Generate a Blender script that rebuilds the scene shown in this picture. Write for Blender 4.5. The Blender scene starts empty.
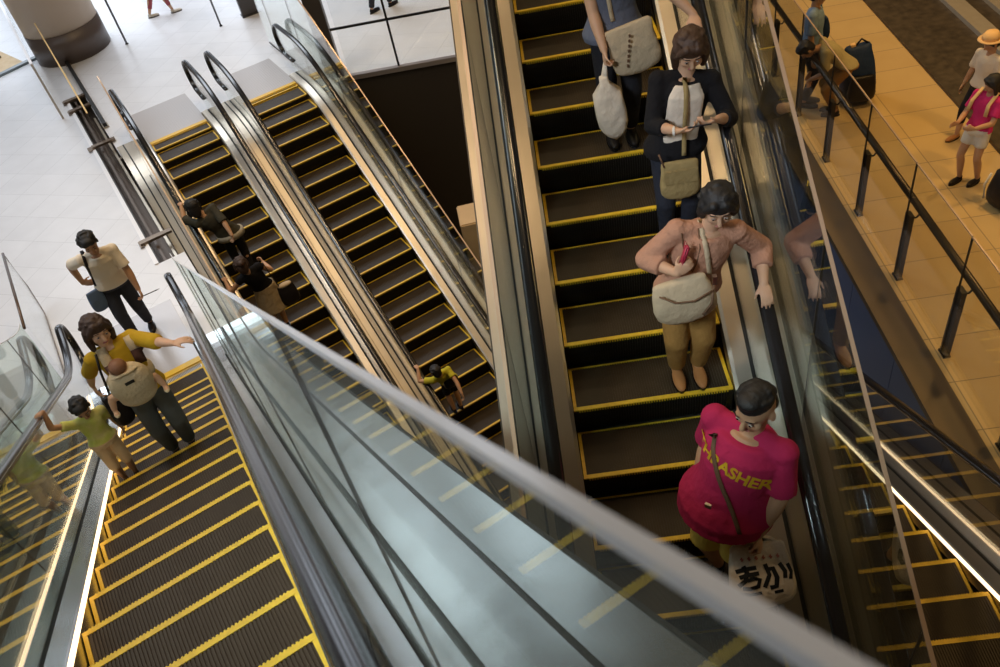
import bpy, bmesh, math, random
from math import sin, cos, pi, radians, sqrt, atan2, exp
from mathutils import Vector, Matrix, Euler, Quaternion
random.seed(7)
SC = bpy.context.scene
COL = SC.collection
T30 = 0.5774
CZ = 6.6                       # eye height above the lower floor

# ------------------------------------------------------------------ camera
FPX, NX, NY = 837.8, 703.6, 1210.4
_D = Vector((NX-500, NY-333.5, FPX)).normalized()
_Z = -_D
_F = Vector((0, 0, 1)); _Y = (_F-_Z*_F.dot(_Z)).normalized(); _X = _Y.cross(_Z)
RIGHT = Vector((_X[0], _Y[0], _Z[0])); DOWN = Vector((_X[1], _Y[1], _Z[1])); FWD = Vector((_X[2], _Y[2], _Z[2]))
CAM = Vector((0, 0, CZ))

def ray(px, py):
    return RIGHT*((px-500)/FPX)+DOWN*((py-333.5)/FPX)+FWD
def on_z(px, py, z=0.0):
    r = ray(px, py); return CAM+r*((z-CZ)/r.z)

cam_d = bpy.data.cameras.new('camera'); cam = bpy.data.objects.new('camera', cam_d); COL.objects.link(cam)
cam_d.sensor_width = 36; cam_d.lens = FPX*36/1000; cam_d.clip_start = 0.05; cam_d.clip_end = 200
M = Matrix((RIGHT, -DOWN, -FWD)).transposed().to_4x4(); M.translation = CAM
cam.matrix_world = M
SC.camera = cam
cam_d.dof.use_dof = True; cam_d.dof.focus_distance = 6.3; cam_d.dof.aperture_fstop = 8.0

SC.view_settings.view_transform = 'Standard'; SC.view_settings.look = 'None'
SC.view_settings.exposure = 0.0; SC.view_settings.gamma = 1.0; SC.view_settings.use_curve_mapping = False

# ------------------------------------------------------------------ materials
MATS = {}
def mat(name, col=(.5, .5, .5), rough=.5, metal=0., bump=None, spec=.5, emit=None, var=None, sheen=0., coat=0.):
    """bump=(scale,strength,distance)  var=(scale, colour2, amount)"""
    m = bpy.data.materials.new(name); m.use_nodes = True; nt = m.node_tree; b = nt.nodes['Principled BSDF']
    b.inputs['Base Color'].default_value = (*col, 1); b.inputs['Roughness'].default_value = rough
    b.inputs['Metallic'].default_value = metal; b.inputs['Specular IOR Level'].default_value = spec
    if coat: b.inputs['Coat Weight'].default_value = coat; b.inputs['Coat Roughness'].default_value = .12
    tc = nt.nodes.new('ShaderNodeTexCoord')
    if emit: b.inputs['Emission Color'].default_value = (*emit[0], 1); b.inputs['Emission Strength'].default_value = emit[1]
    if var:
        n = nt.nodes.new('ShaderNodeTexNoise'); n.inputs['Scale'].default_value = var[0]; n.inputs['Detail'].default_value = 4
        nt.links.new(tc.outputs['Object'], n.inputs['Vector'])
        r = nt.nodes.new('ShaderNodeValToRGB'); r.color_ramp.elements[0].position = .35; r.color_ramp.elements[1].position = .7
        r.color_ramp.elements[0].color = (*col, 1); c2 = [a*(1-var[2])+b2*var[2] for a, b2 in zip(col, var[1])]
        r.color_ramp.elements[1].color = (*c2, 1)
        nt.links.new(n.outputs['Fac'], r.inputs['Fac']); nt.links.new(r.outputs['Color'], b.inputs['Base Color'])
    if bump:
        n = nt.nodes.new('ShaderNodeTexNoise'); n.inputs['Scale'].default_value = bump[0]; n.inputs['Detail'].default_value = 3
        nt.links.new(tc.outputs['Object'], n.inputs['Vector'])
        bp = nt.nodes.new('ShaderNodeBump'); bp.inputs['Strength'].default_value = bump[1]; bp.inputs['Distance'].default_value = bump[2]
        nt.links.new(n.outputs['Fac'], bp.inputs['Height']); nt.links.new(bp.outputs['Normal'], b.inputs['Normal'])
    MATS[name] = m; return m

def tile_mat(name, c1, c2, joint, sx, sy, rough, rot=0., var=.5, jw=.006, noise=3., bumps=.0, mottle=None):
    m = bpy.data.materials.new(name); m.use_nodes = True; nt = m.node_tree; b = nt.nodes['Principled BSDF']
    b.inputs['Roughness'].default_value = rough
    g = nt.nodes.new('ShaderNodeNewGeometry'); mp = nt.nodes.new('ShaderNodeMapping'); mp.inputs['Rotation'].default_value = (0, 0, rot)
    nt.links.new(g.outputs['Position'], mp.inputs['Vector'])
    br = nt.nodes.new('ShaderNodeTexBrick'); br.offset = 0; br.inputs['Scale'].default_value = 1
    br.inputs['Brick Width'].default_value = sx; br.inputs['Row Height'].default_value = sy
    br.inputs['Mortar Size'].default_value = jw; br.inputs['Mortar Smooth'].default_value = .1; br.inputs['Bias'].default_value = 0
    br.inputs['Color1'].default_value = (*c1, 1); br.inputs['Color2'].default_value = (*c2, 1); br.inputs['Mortar'].default_value = (*joint, 1)
    nt.links.new(mp.outputs['Vector'], br.inputs['Vector'])
    n = nt.nodes.new('ShaderNodeTexNoise'); n.inputs['Scale'].default_value = noise; n.inputs['Detail'].default_value = 6
    nt.links.new(g.outputs['Position'], n.inputs['Vector'])
    mx = nt.nodes.new('ShaderNodeMixRGB'); mx.blend_type = 'MULTIPLY'; mx.inputs['Fac'].default_value = var
    r = nt.nodes.new('ShaderNodeValToRGB'); r.color_ramp.elements[0].position = .3; r.color_ramp.elements[1].position = .7
    r.color_ramp.elements[0].color = (*((mottle or (.75, .75, .75))), 1); r.color_ramp.elements[1].color = (1, 1, 1, 1)
    nt.links.new(n.outputs['Fac'], r.inputs['Fac']); nt.links.new(br.outputs['Color'], mx.inputs['Color1']); nt.links.new(r.outputs['Color'], mx.inputs['Color2'])
    nt.links.new(mx.outputs['Color'], b.inputs['Base Color'])
    MATS[name] = m; return m

def glass_mat(name, tint, refl, power=3.0, base=.05, milk=0., milkcol=(.7, .75, .72), grough=.0):
    """thin pane: see-through with a mirror share that grows at grazing angles, a little green body tint"""
    m = bpy.data.materials.new(name); m.use_nodes = True; nt = m.node_tree; nt.nodes.clear()
    o = nt.nodes.new('ShaderNodeOutputMaterial'); t = nt.nodes.new('ShaderNodeBsdfTransparent'); t.inputs['Color'].default_value = (*tint, 1)
    g = nt.nodes.new('ShaderNodeBsdfGlossy'); g.inputs['Roughness'].default_value = grough; g.inputs['Color'].default_value = (1, 1, 1, 1)
    lw = nt.nodes.new('ShaderNodeLayerWeight'); lw.inputs['Blend'].default_value = .5
    p = nt.nodes.new('ShaderNodeMath'); p.operation = 'POWER'; p.inputs[1].default_value = power
    nt.links.new(lw.outputs['Facing'], p.inputs[0])
    ma = nt.nodes.new('ShaderNodeMath'); ma.operation = 'MULTIPLY_ADD'; ma.inputs[1].default_value = refl; ma.inputs[2].default_value = base
    nt.links.new(p.outputs[0], ma.inputs[0])
    mx = nt.nodes.new('ShaderNodeMixShader'); nt.links.new(ma.outputs[0], mx.inputs[0])
    src = t
    if milk:
        d = nt.nodes.new('ShaderNodeBsdfDiffuse'); d.inputs['Color'].default_value = (*milkcol, 1)
        m2 = nt.nodes.new('ShaderNodeMixShader'); m2.inputs[0].default_value = milk
        nt.links.new(t.outputs[0], m2.inputs[1]); nt.links.new(d.outputs[0], m2.inputs[2]); src = m2
    nt.links.new(src.outputs[0], mx.inputs[1]); nt.links.new(g.outputs[0], mx.inputs[2]); nt.links.new(mx.outputs[0], o.inputs['Surface'])
    MATS[name] = m; return m

def brushed(name, col, rough):
    m = mat(name, col, rough, 1.0); nt = m.node_tree; b = nt.nodes['Principled BSDF']; tc = [n for n in nt.nodes if n.type == 'TEX_COORD'][0]
    n2 = nt.nodes.new('ShaderNodeTexNoise'); n2.inputs['Scale'].default_value = 1.3; n2.inputs['Detail'].default_value = 2; nt.links.new(tc.outputs['Object'], n2.inputs['Vector'])
    bp = nt.nodes.new('ShaderNodeBump'); bp.inputs['Strength'].default_value = .3; bp.inputs['Distance'].default_value = .04
    nt.links.new(n2.outputs['Fac'], bp.inputs['Height']); nt.links.new(bp.outputs[0], b.inputs['Normal'])
    return m

brushed('steel', (.46, .40, .32), .40)  # deck metal with warm lamplight tinted into its colour
brushed('steel_cool_lit', (.66, .68, .68), .24)  # same deck metal, cool daylight put into its colour
brushed('steel_inner', (.50, .44, .36), .36)  # skirt copy, warm lamplight also in the colour
mat('black_gap', (.008, .007, .006), .6)
mat('rubber', (.012, .011, .012), .20, 0, spec=.8)
mat('tread', (.046, .032, .019), .48, .0, spec=.25, var=(5, (.072, .054, .036), .5))
mat('riser', (.020, .016, .012), .5, .3)
mat('yellow', (.86, .56, .03), .45, 0, var=(30, (.55, .33, .02), .5))
mat('comb', (.80, .50, .03), .4)
mat('plate', (.50, .48, .48), .30, .15)
mat('cladding', (.060, .050, .040), .45, .3)
mat('cladding_grey', (.30, .30, .30), .4, .6)
mat('edge_cool_lit', (.93, .95, .98), .3, 0, coat=.3)  # polished glass edge, cool light painted into the colour
mat('edge_warm_lit', (.72, .52, .36), .25, .35)  # same polished edge with the warm light painted in
mat('skirt_light', (1, .9, .75), .4, 0, emit=((1, .72, .42), 2.6))
glass_mat('glass', (.93, .955, .94), .75, 3.0, .06)
glass_mat('glass_hazy', (.88, .93, .90), .16, 2.5, .03, milk=.06, milkcol=(.72, .75, .68))
glass_mat('glass_guard', (.96, .97, .97), .6, 3.5, .03)
glass_mat('glass_side', (.90, .95, .93), .80, 2.2, .07)
glass_mat('glass_teal', (.55, .72, .76), .7, 3.0, .08, milk=.12, milkcol=(.2, .42, .48))
tile_mat('floor_white', (.80, .81, .84), (.76, .77, .80), (.60, .61, .63), .6, .6, .30, radians(24), .25, .004)
tile_mat('floor_gold', (.64, .46, .21), (.60, .42, .19), (.33, .25, .14), 1.2, .6, .22, radians(6.5), .35, .006, 2.0, mottle=(.82, .80, .74))
tile_mat('stone_dark', (.10, .078, .052), (.09, .07, .048), (.07, .055, .04), 3, 3, .35, radians(6.5), .8, .004, 9.0, mottle=(.35, .35, .35))
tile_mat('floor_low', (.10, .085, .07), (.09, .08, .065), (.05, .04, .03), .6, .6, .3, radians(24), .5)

# ------------------------------------------------------------------ mesh helpers
def link(name, bm, m, parent=None, smooth=False, label=None):
    me = bpy.data.meshes.new(name); bm.normal_update(); bm.to_mesh(me); bm.free()
    if m is not None: me.materials.append(MATS[m] if isinstance(m, str) else m)
    if smooth:
        for p in me.polygons: p.use_smooth = True
    o = bpy.data.objects.new(name, me); COL.objects.link(o)
    if parent: o.parent = parent
    if label: o['label'] = label
    return o
def tag(o, label, cat, group=None, kind=None):
    o['label'] = label; o['category'] = cat
    if group: o['group'] = group
    if kind: o['kind'] = kind
    return o
def empty(name, loc=(0, 0, 0), rz=0.):
    o = bpy.data.objects.new(name, None); COL.objects.link(o); o.location = loc; o.rotation_euler = (0, 0, rz); o.empty_display_size = .2; return o
def box(bm, x0, x1, y0, y1, z0, z1, mtx=None):
    vs = [Vector((x, y, z)) for x in (x0, x1) for y in (y0, y1) for z in (z0, z1)]
    if mtx is not None: vs = [mtx @ v for v in vs]
    v = [bm.verts.new(p) for p in vs]
    for f in ((0, 1, 3, 2), (4, 6, 7, 5), (0, 4, 5, 1), (2, 3, 7, 6), (0, 2, 6, 4), (1, 5, 7, 3)): bm.faces.new([v[i] for i in f])
    return v
def prism(bm, pts, y0, y1):
    """closed outline in xz, thickness along y"""
    a = [bm.verts.new((x, y0, z)) for x, z in pts]; b = [bm.verts.new((x, y1, z)) for x, z in pts]
    n = len(pts)
    fa = bm.faces.new(a); fb = bm.faces.new(b[::-1])
    for i in range(n): bm.faces.new((a[i], b[i], b[(i+1) % n], a[(i+1) % n]))
    bmesh.ops.recalc_face_normals(bm, faces=bm.faces[:])
    bmesh.ops.triangulate(bm, faces=[fa, fb])
def poly_z(bm, pts, z0, z1):
    a = [bm.verts.new((p[0], p[1], z0)) for p in pts]; b = [bm.verts.new((p[0], p[1], z1)) for p in pts]; n = len(pts)
    fs = [bm.faces.new(a[::-1]), bm.faces.new(b)]
    for i in range(n): bm.faces.new((a[i], a[(i+1) % n], b[(i+1) % n], b[i]))
    bmesh.ops.recalc_face_normals(bm, faces=bm.faces[:])
    bmesh.ops.triangulate(bm, faces=fs)
def sweep(bm, section, path):
    """section: closed (y, z) outline; path: list of (x, z)"""
    rings = []
    for x, z in path: rings.append([bm.verts.new((x, y, z+dz)) for y, dz in section])
    n = len(section)
    for r0, r1 in zip(rings, rings[1:]):
        for i in range(n): bm.faces.new((r0[i], r0[(i+1) % n], r1[(i+1) % n], r1[i]))
    bm.faces.new(rings[0][::-1]); bm.faces.new(rings[-1])
    bmesh.ops.recalc_face_normals(bm, faces=bm.faces[:])
def tube(bm, pts, r, n=8, flat=1.0, up=Vector((0, 0, 1)), caps=True):
    """round or flattened tube through 3-D points; r may be a list"""
    pts = [Vector(p) for p in pts]; rings = []
    for i, p in enumerate(pts):
        d = (pts[min(i+1, len(pts)-1)]-pts[max(i-1, 0)])
        if d.length < 1e-9: d = Vector((0, 0, 1))
        d.normalize(); s = d.cross(up)
        if s.length < 1e-3: s = d.cross(Vector((1, 0, 0)))
        s.normalize(); u = s.cross(d).normalized(); rr = r[i] if isinstance(r, (list, tuple)) else r
        rings.append([bm.verts.new(p+s*(rr*cos(2*pi*k/n))+u*(rr*flat*sin(2*pi*k/n))) for k in range(n)])
    for a, b in zip(rings, rings[1:]):
        for k in range(n): bm.faces.new((a[k], a[(k+1) % n], b[(k+1) % n], b[k]))
    if caps: bm.faces.new(rings[0][::-1]); bm.faces.new(rings[-1])
    return rings

# ------------------------------------------------------------------ escalators
AZ1, AZ2 = radians(-66.4467), radians(-96.4801)
class Frame:
    """h: horizontal run in the picture-down direction, s: across to the right, from the nosing right end of step 0"""
    def __init__(s, az, P): s.az = az; s.h = Vector((cos(az), sin(az), 0)); s.s = Vector((-sin(az), cos(az), 0)); s.P = Vector(P)+Vector((0, 0, CZ))
    def w(s, a, b, z): p = s.P+s.h*a+s.s*b; p.z = z; return p      # z is height above the lower floor
F1 = Frame(AZ1, (-1.447, 2.832, -3.615)); F3 = Frame(AZ2, (1.779, 6.488, -2.763))
F2b = Frame(AZ1, (-2.411, 14.450, -6.449)); F2a = Frame(AZ1, (-3.468, 12.479, -7.248)); F4 = Frame(AZ2, (3.067, 3.782, -6.568))
F0 = Frame(AZ1, F1.w(-0.13, -1.76, 0)-Vector((0, 0, CZ))); F0.P.z = F1.P.z-.13*T30

def smax(a, b, k):
    h = max(k-abs(a-b), 0)/k; return max(a, b)+h*h*k*.25
def smin(a, b, k): return -smax(-a, -b, k)

STEP_CACHE = {}
def step_meshes(W):
    if W in STEP_CACHE: return STEP_CACHE[W]
    w = W/2; D = .405
    bm = bmesh.new()
    box(bm, .004, D-.004, -w, w, -.035, -.007)
    n = int(W/.0185); p = (W-.06)/n
    for i in range(n):
        y = -w+.03+p*(i+.25)
        box(bm, .024, D-.004, y, y+p*.55, -.011, -.001)
    curve = [(.004, -.012), (.000, -.06), (.004, -.12), (.014, -.18), (.030, -.245)]
    for i in range(len(curve)-1):
        (x0, z0), (x1, z1) = curve[i], curve[i+1]
        vs = [bm.verts.new(q) for q in ((x0+.006, -w, z0), (x0+.006, w, z0), (x1+.006, w, z1), (x1+.006, -w, z1))]; bm.faces.new(vs)
        for k in range(n):
            y = -w+.03+p*(k+.25); y1 = y+p*.5
            a = [bm.verts.new(q) for q in ((x0-.004, y, z0), (x0-.004, y1, z0), (x1-.004, y1, z1), (x1-.004, y, z1))]; bm.faces.new(a)
            b0 = bm.verts.new((x0+.006, y, z0)); b1 = bm.verts.new((x1+.006, y, z1)); bm.faces.new((a[0], a[3], b1, b0))
            b0 = bm.verts.new((x0+.006, y1, z0)); b1 = bm.verts.new((x1+.006, y1, z1)); bm.faces.new((a[1], b0, b1, a[2]))
    box(bm, .02, D, -w, -w+.006, -.24, -.03); box(bm, .02, D, w-.006, w, -.24, -.03)
    me = bpy.data.meshes.new('step'); bm.to_mesh(me); bm.free(); me.materials.append(MATS['tread'])
    me.materials.append(MATS['riser'])
    for f in me.polygons:
        if f.center.z < -.013: f.material_index = 1
    b2 = bmesh.new()
    box(b2, .000, .029, -w, w, -.012, .0008)
    for i in range(n):
        y = -w+.03+p*(i+.25); box(b2, -.006, .002, y, y+p*.5, -.022, .0006)
    box(b2, .030, D-.004, -w, -w+.022, -.011, .0009); box(b2, .030, D-.004, w-.022, w, -.011, .0009)
    box(b2, D-.017, D-.003, -w, w, -.011, .0007)
    m2 = bpy.data.meshes.new('yellow_border'); b2.to_mesh(m2); b2.free(); m2.materials.append(MATS['yellow'])
    STEP_CACHE[W] = (me, m2); return me, m2

def escalator(label, fr, up, W, zb, zt, x0, x1, comb_lo=None, comb_hi=None, deckL=.56, deckR=.56, slitL=.39, slitR=.39,
              barL=None, barR=None, barx=(None, None), deck_dx=(0, 0), lightL=False, lightR=False, edge='edge_warm_lit', bar_glass='glass_side',
              truss=True, trussx=None, clad='cladding', newel=True, gl='glass', barh=1.0, newlen=.55, skip_hand=(), ext=(0, 0), joff=.9, metal=('steel', 'steel_inner'), jw=.012, wide=None):
    """up=+1: rises in the +h direction. x runs uphill. L/R are the picture's left/right of the flight."""
    az = fr.az if up > 0 else fr.az+pi
    org = fr.P-fr.s*(W/2)
    root = empty('escalator', org, az)
    tag(root, label, 'escalator', None)
    w = W/2
    sg = {'R': (1 if up > 0 else -1), 'L': (-1 if up > 0 else 1)}
    lo, hi = zb-org.z, zt-org.z
    def Z(x): return smin(smax(T30*x, lo, .35), hi, .35)
    def path(a, b, d=.12):
        n = max(2, int((b-a)/d)); return [(a+(b-a)*i/n, Z(a+(b-a)*i/n)) for i in range(n+1)]
    cl = comb_lo if comb_lo is not None else x0
    ch = comb_hi if comb_hi is not None else x1
    me, m2 = step_meshes(W)
    i = math.ceil(cl/.405)-1
    while .405*i < ch:
        x = .405*i
        if x+.405 > cl+.02:
            o = bpy.data.objects.new('step', me); COL.objects.link(o); o.parent = root; o.location = (x, 0, Z(x))
            c = bpy.data.objects.new('yellow_border', m2); COL.objects.link(c); c.parent = o
        i += 1
    # landing plates and their yellow combs
    for cx, sgn in ((comb_lo, -1), (comb_hi, 1)):
        if cx is None: continue
        zz = (lo if sgn < 0 else hi)
        bm = bmesh.new(); a, b = sorted((cx, cx+sgn*1.5)); box(bm, a, b, -w-.02, w+.02, zz-.03, zz+.012)
        for k in range(24):
            y = -w+(k+.3)*W/24; a2, b2 = sorted((cx+sgn*.1, cx+sgn*1.48)); box(bm, a2, b2, y, y+W/60, zz+.01, zz+.015)
        link('landing_plate', bm, 'plate', root)
        bm = bmesh.new(); a, b = sorted((cx-sgn*.01, cx+sgn*.085)); box(bm, a, b, -w, w, zz-.01, zz+.022)
        for k in range(60):
            y = -w+(k+.3)*W/60; a2, b2 = sorted((cx-sgn*.045, cx)); box(bm, a2, b2, y, y+W/130, zz-.005, zz+.012)
        link('comb_plate', bm, 'comb', root)
    nl = newlen if comb_lo is not None else 0; nh = newlen if comb_hi is not None else 0
    for side, deck, slit, bar, light in (('R', deckR, slitR, barR, lightR), ('L', deckL, slitL, barL, lightL)):
        s = sg[side]
        def Y(u): return s*(w+u)
        da = (cl-.35 if comb_lo is not None else x0)+(0 if comb_lo is not None else deck_dx[0]); db = (ch+.35 if comb_hi is not None else x1)+deck_dx[1]
        P = path(da, db)
        bm = bmesh.new(); sweep(bm, [(Y(.006), -.10), (Y(.006), .035), (Y(.03), .050), (Y(.128), .064), (Y(.128), -.10)], P); link('skirt_panel', bm, metal[1], root)
        if light:
            bm = bmesh.new(); sweep(bm, [(Y(.000), .020), (Y(-.006), .024), (Y(-.006), .046), (Y(.010), .050), (Y(.012), .02)], P); link('skirt_light', bm, 'skirt_light', root, label='lit warm white strip along the skirt')
        bm = bmesh.new(); sweep(bm, [(Y(.126), -.06), (Y(.126), .050), (Y(.170), .050), (Y(.170), -.06)], P); link('glass_channel', bm, 'black_gap', root)
        if deck > .19:
            a2 = min(slit, deck)
            bm = bmesh.new(); sweep(bm, [(Y(.168), .0), (Y(.168), .058), (Y(a2-.008), .055), (Y(a2-.008), .0)], P)
            if slit < deck: sweep(bm, [(Y(a2+.010), .0), (Y(a2+.010), .055), (Y(deck), .055), (Y(deck), .0)], P)
            link('outer_deck', bm, metal[0], root)
            if wide and side == 'R':
                bm = bmesh.new(); sweep(bm, [(Y(deck+.022), .0), (Y(deck+.022), .052), (Y(wide), .050), (Y(wide), .0)], P); link('side_panel', bm, metal[0], root)
                bm = bmesh.new(); sweep(bm, [(Y(deck-.002), -.03), (Y(deck-.002), .054), (Y(deck+.024), .054), (Y(deck+.024), -.03)], P); link('deck_joint', bm, 'black_gap', root)
                bm = bmesh.new(); sweep(bm, [(Y(wide-.002), -.03), (Y(wide-.002), .056), (Y(wide+.014), .056), (Y(wide+.014), -.03)], P); link('deck_joint', bm, 'black_gap', root)
            if slit < deck:
                bm = bmesh.new(); sweep(bm, [(Y(a2-jw), -.03), (Y(a2-jw), .058), (Y(a2+jw), .058), (Y(a2+jw), -.03)], P); link('deck_joint', bm, 'black_gap', root)
        if side in skip_hand: continue
        # balustrade glass with rounded newel ends, then the handrail round it
        H = .90; R = .29; HU = .148
        xa = cl-nl+ext[0]; xb = ch+nh+ext[1]
        if comb_lo is None: xa = x0
        if comb_hi is None: xb = x1
        top = path(xa, xb, .12)
        def newel_arc(x, z, sgn, rr, n=12, a1=pi):
            return [(x+sgn*rr*sin(a1*k/n), z+H-R+rr*cos(a1*k/n)) for k in range(n+1)]
        hand = [(x, z+H) for x, z in top]
        if comb_lo is not None:
            arc = newel_arc(xa, Z(xa), -1, R); hand = [(xa+.35, Z(xa)+H-2*R), (xa+.18, Z(xa)+H-2*R)]+arc[::-1]+hand[1:]
        if comb_hi is not None:
            arc = newel_arc(xb, Z(xb), 1, R); hand = hand[:-1]+arc+[(xb-.18, Z(xb)+H-2*R), (xb-.35, Z(xb)+H-2*R)]
        g = [(x, z+H-.045) for x, z in top]
        if comb_hi is not None: g = g[:-1]+newel_arc(xb, Z(xb), 1, R-.045)
        g += [(min(x, db), z+.045) for x, z in reversed(top) if True and da <= x <= db]
        if comb_lo is not None: g += newel_arc(xa, Z(xa), -1, R-.045)[::-1][:-1]
        bm = bmesh.new(); prism(bm, g, Y(HU)-.006, Y(HU)+.006); link('balustrade_glass', bm, gl, root)
        bm = bmesh.new(); rings = []
        pts = [Vector((x, Y(HU), z)) for x, z in hand]
        sec = [(.045*cos(2*pi*k/12), .021*sin(2*pi*k/12)) for k in range(12)]
        for k, p in enumerate(pts):
            d = (pts[min(k+1, len(pts)-1)]-pts[max(k-1, 0)]).normalized(); nrm = Vector((-d.z, 0, d.x))
            rings.append([bm.verts.new(p+Vector((0, a, 0))+nrm*(b*1.15)) for a, b in sec])
        for a, b in zip(rings, rings[1:]):
            for k in range(12): bm.faces.new((a[k], a[(k+1) % 12], b[(k+1) % 12], b[k]))
        bm.faces.new(rings[0][::-1]); bm.faces.new(rings[-1]); bmesh.ops.recalc_face_normals(bm, faces=bm.faces[:])
        link('handrail', bm, 'rubber', root, smooth=True)
        bm = bmesh.new(); 
        sweep(bm, [(Y(HU)-.014, H-.052), (Y(HU)-.014, H-.018), (Y(HU)+.014, H-.018), (Y(HU)+.014, H-.052)], top); link('handrail_guide', bm, 'steel', root)
    for side, bar in (('R', barR), ('L', barL)):
        if bar is None: continue
        s = sg[side]; y = s*(w+bar)
        a = barx[0] if barx[0] is not None else x0; b = barx[1] if barx[1] is not None else x1
        ew = .0036 if fr is F1 else .010; gt = .0034 if fr is F1 else .006
        P = path(a, b); g = [(x, z+barh) for x, z in P]+[(x, z+.04) for x, z in reversed(P)]
        bm = bmesh.new(); prism(bm, g, y-gt, y+gt); gobj = link('barrier_glass', bm, bar_glass, root)
        bm = bmesh.new(); sweep(bm, [(y-ew, barh-.006), (y-ew, barh+.004), (y+ew, barh+.004), (y+ew, barh-.006)], P); link('polished_edge', bm, edge, root, label='bright polished top edge of the glass')
        bm = bmesh.new(); sweep(bm, [(y-.013, .045), (y-.013, .066), (y+.013, .066), (y+.013, .045)], P); link('base_channel', bm, 'black_gap', root)
        x = a+joff
        while x < b-.3:
            bm = bmesh.new(); box(bm, x-.003, x+.003, y-gt-.0006, y+gt+.0006, Z(x)+.05, Z(x)+barh); link('glass_joint', bm, 'cladding', gobj); x += 1.6
    if truss:
        oR = s0 = sg['R']*(w+(wide or deckR)+.016); oL = sg['L']*(w+deckL+.012)
        y0, y1 = sorted((oR, oL)); ta, tb = trussx or (x0, x1)
        P = path(ta, tb, .25)
        sec = [(y0, .045), (y0, -.95), (y1, -.95), (y1, .045), (y1-.012, .045), (y1-.012, -.4), (y0+.012, -.4), (y0+.012, .045)]
        bm = bmesh.new(); sweep(bm, sec, P); link('truss_cladding', bm, clad, root)
    return root, Z

# E1: the flight the woman and the boy ride, rising towards us
E1, Z1 = escalator('wide escalator with orange-yellow step edges carrying the woman in mustard and the small boy', F1, 1, 1.04, 0, 7.6, -5.6, 4.6,
    comb_lo=-5.45, deckL=.44, slitL=.60, deckR=.65, slitR=.405, wide=.875, barR=.285, barL=.285, barx=(-5.15, 4.6), lightL=True, metal=('steel_cool_lit', 'steel_cool_lit'), jw=.016, edge='edge_cool_lit', bar_glass='glass_hazy', clad='cladding_grey', trussx=(-4.3, 4.6), barh=1.60)
E0, Z0 = escalator('escalator at the far left edge of the photo, mostly out of frame', F0, 1, 1.04, 0, 7.6, -5.6, 4.0,
    comb_lo=-5.45, deckR=.17, deckL=.5, clad='cladding_grey', trussx=(-4.3, 4.0), skip_hand=('L',))
# E2: the pair sinking from the pale floor
E2a, Z2a = escalator('left one of the two parallel escalators sinking from the pale floor, two women riding', F2a, -1, 1.04, -4.8, 0, -8.5, 2.1,
    comb_hi=1.88, deckL=.52, slitL=.405, deckR=.358, slitR=.60, barL=.285, barx=(-8.5, 1.0), trussx=(-8.5, 1.2), barh=1.85)
E2b, Z2b = escalator('right one of the two sinking escalators, with the child in yellow near its foot', F2b, -1, 1.04, -4.8, 0, -8.5, .7,
    comb_hi=.50, deckL=.358, slitL=.245, deckR=.52, slitR=.405, barR=.285, barx=(-8.5, 2.6), trussx=(-8.5, -.2), barh=1.82)
# E3: the big one in the middle, people riding down towards us
E3, Z3 = escalator('large dark escalator down the middle with four adults riding it', F3, -1, 1.09, 0, 9.0, -6.2, 6.5,
    deckL=.50, slitL=.385, deckR=.50, slitR=.385, barR=.292, barL=.292, barx=(-6.2, 6.5), barh=1.92, joff=1.25)
# E4: beyond the glass at the right, rising from below
E4, Z4 = escalator('dim escalator at the lower right, seen partly through glass', F4, 1, 1.04, -4.8, 4.0, -8.6, 3.6,
    deckL=.17, deckR=.52, slitR=.40, lightR=True, skip_hand=('L',))
# ------------------------------------------------------------------ the building
def structure(name, bm, m, label=None):
    o = link(name, bm, m); o['kind'] = 'structure'
    if label: o['label'] = label
    return o
def XY(v): return (v.x, v.y)
bm = bmesh.new()
f1 = lambda h, s: XY(F1.w(h, s, 0))
fb = lambda h, s: XY(F2b.w(h, s, 0))
poly_z(bm, [f1(-40, -30), f1(-40, .10), f1(-7.9, .10), f1(-7.9, .50), f1(-5.35, .50), f1(-5.35, -.02), f1(-4.9, -.02), f1(-4.9, -2.4), f1(2, -2.4), f1(2, -30)], -.04, 0)
poly_z(bm, [f1(-40, .10), f1(-40, 16), f1(-26, 14), (3.9, 14.05), (.34, 14.43), (-1.63, 14.65), fb(0, .62), fb(-.56, .62), fb(-.56, -1.76-1.04-.56), f1(-11.6, .43), f1(-14.9, .43), f1(-14.9, .10)], -.04, 0)
structure('floor', bm, 'floor_white')
f3 = lambda h, s: XY(F3.w(h, s, 0))
bm = bmesh.new(); poly_z(bm, [f3(-22, 2.50), f3(-22, 4.72), f3(6, 4.55), f3(6, 2.50)], -.28, 0); poly_z(bm, [f3(-22, 4.72), f3(-22, 14), f3(6, 14), f3(6, 4.55)], -.28, -.02)
structure('floor_walkway', bm, 'floor_gold')
bm = bmesh.new(); poly_z(bm, [f3(-22, 4.72), f3(-22, 9.5), f3(-1.9, 9.5), f3(-1.9, 4.63)], -.02, .03)
structure('trim_1', bm, 'stone_dark')
# pale stone steps in the upper right corner
for k in range(4):
    bm = bmesh.new(); s0 = 5.66+k*.56
    poly_z(bm, [f3(-22, s0), f3(-22, s0+.27), f3(-2, s0+.27), f3(-2, s0)], -.02, .10)
    bmesh.ops.bevel(bm, geom=[e for e in bm.edges], offset=.008, segments=1, affect='EDGES')
    o = link('stone_bar', bm, mat('bar_stone_%d' % k, (.34, .30, .24), .45, var=(8, (.28, .25, .20), .5)))
    tag(o, ['long pale stone bar nearest the dark stone band, top right corner', 'second pale stone bar out from the dark stone band',
            'third pale stone bar out from the dark stone band', 'outermost of the pale stone bars at the top right'][k], 'step', 'pale stone bars at the top right')
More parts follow.
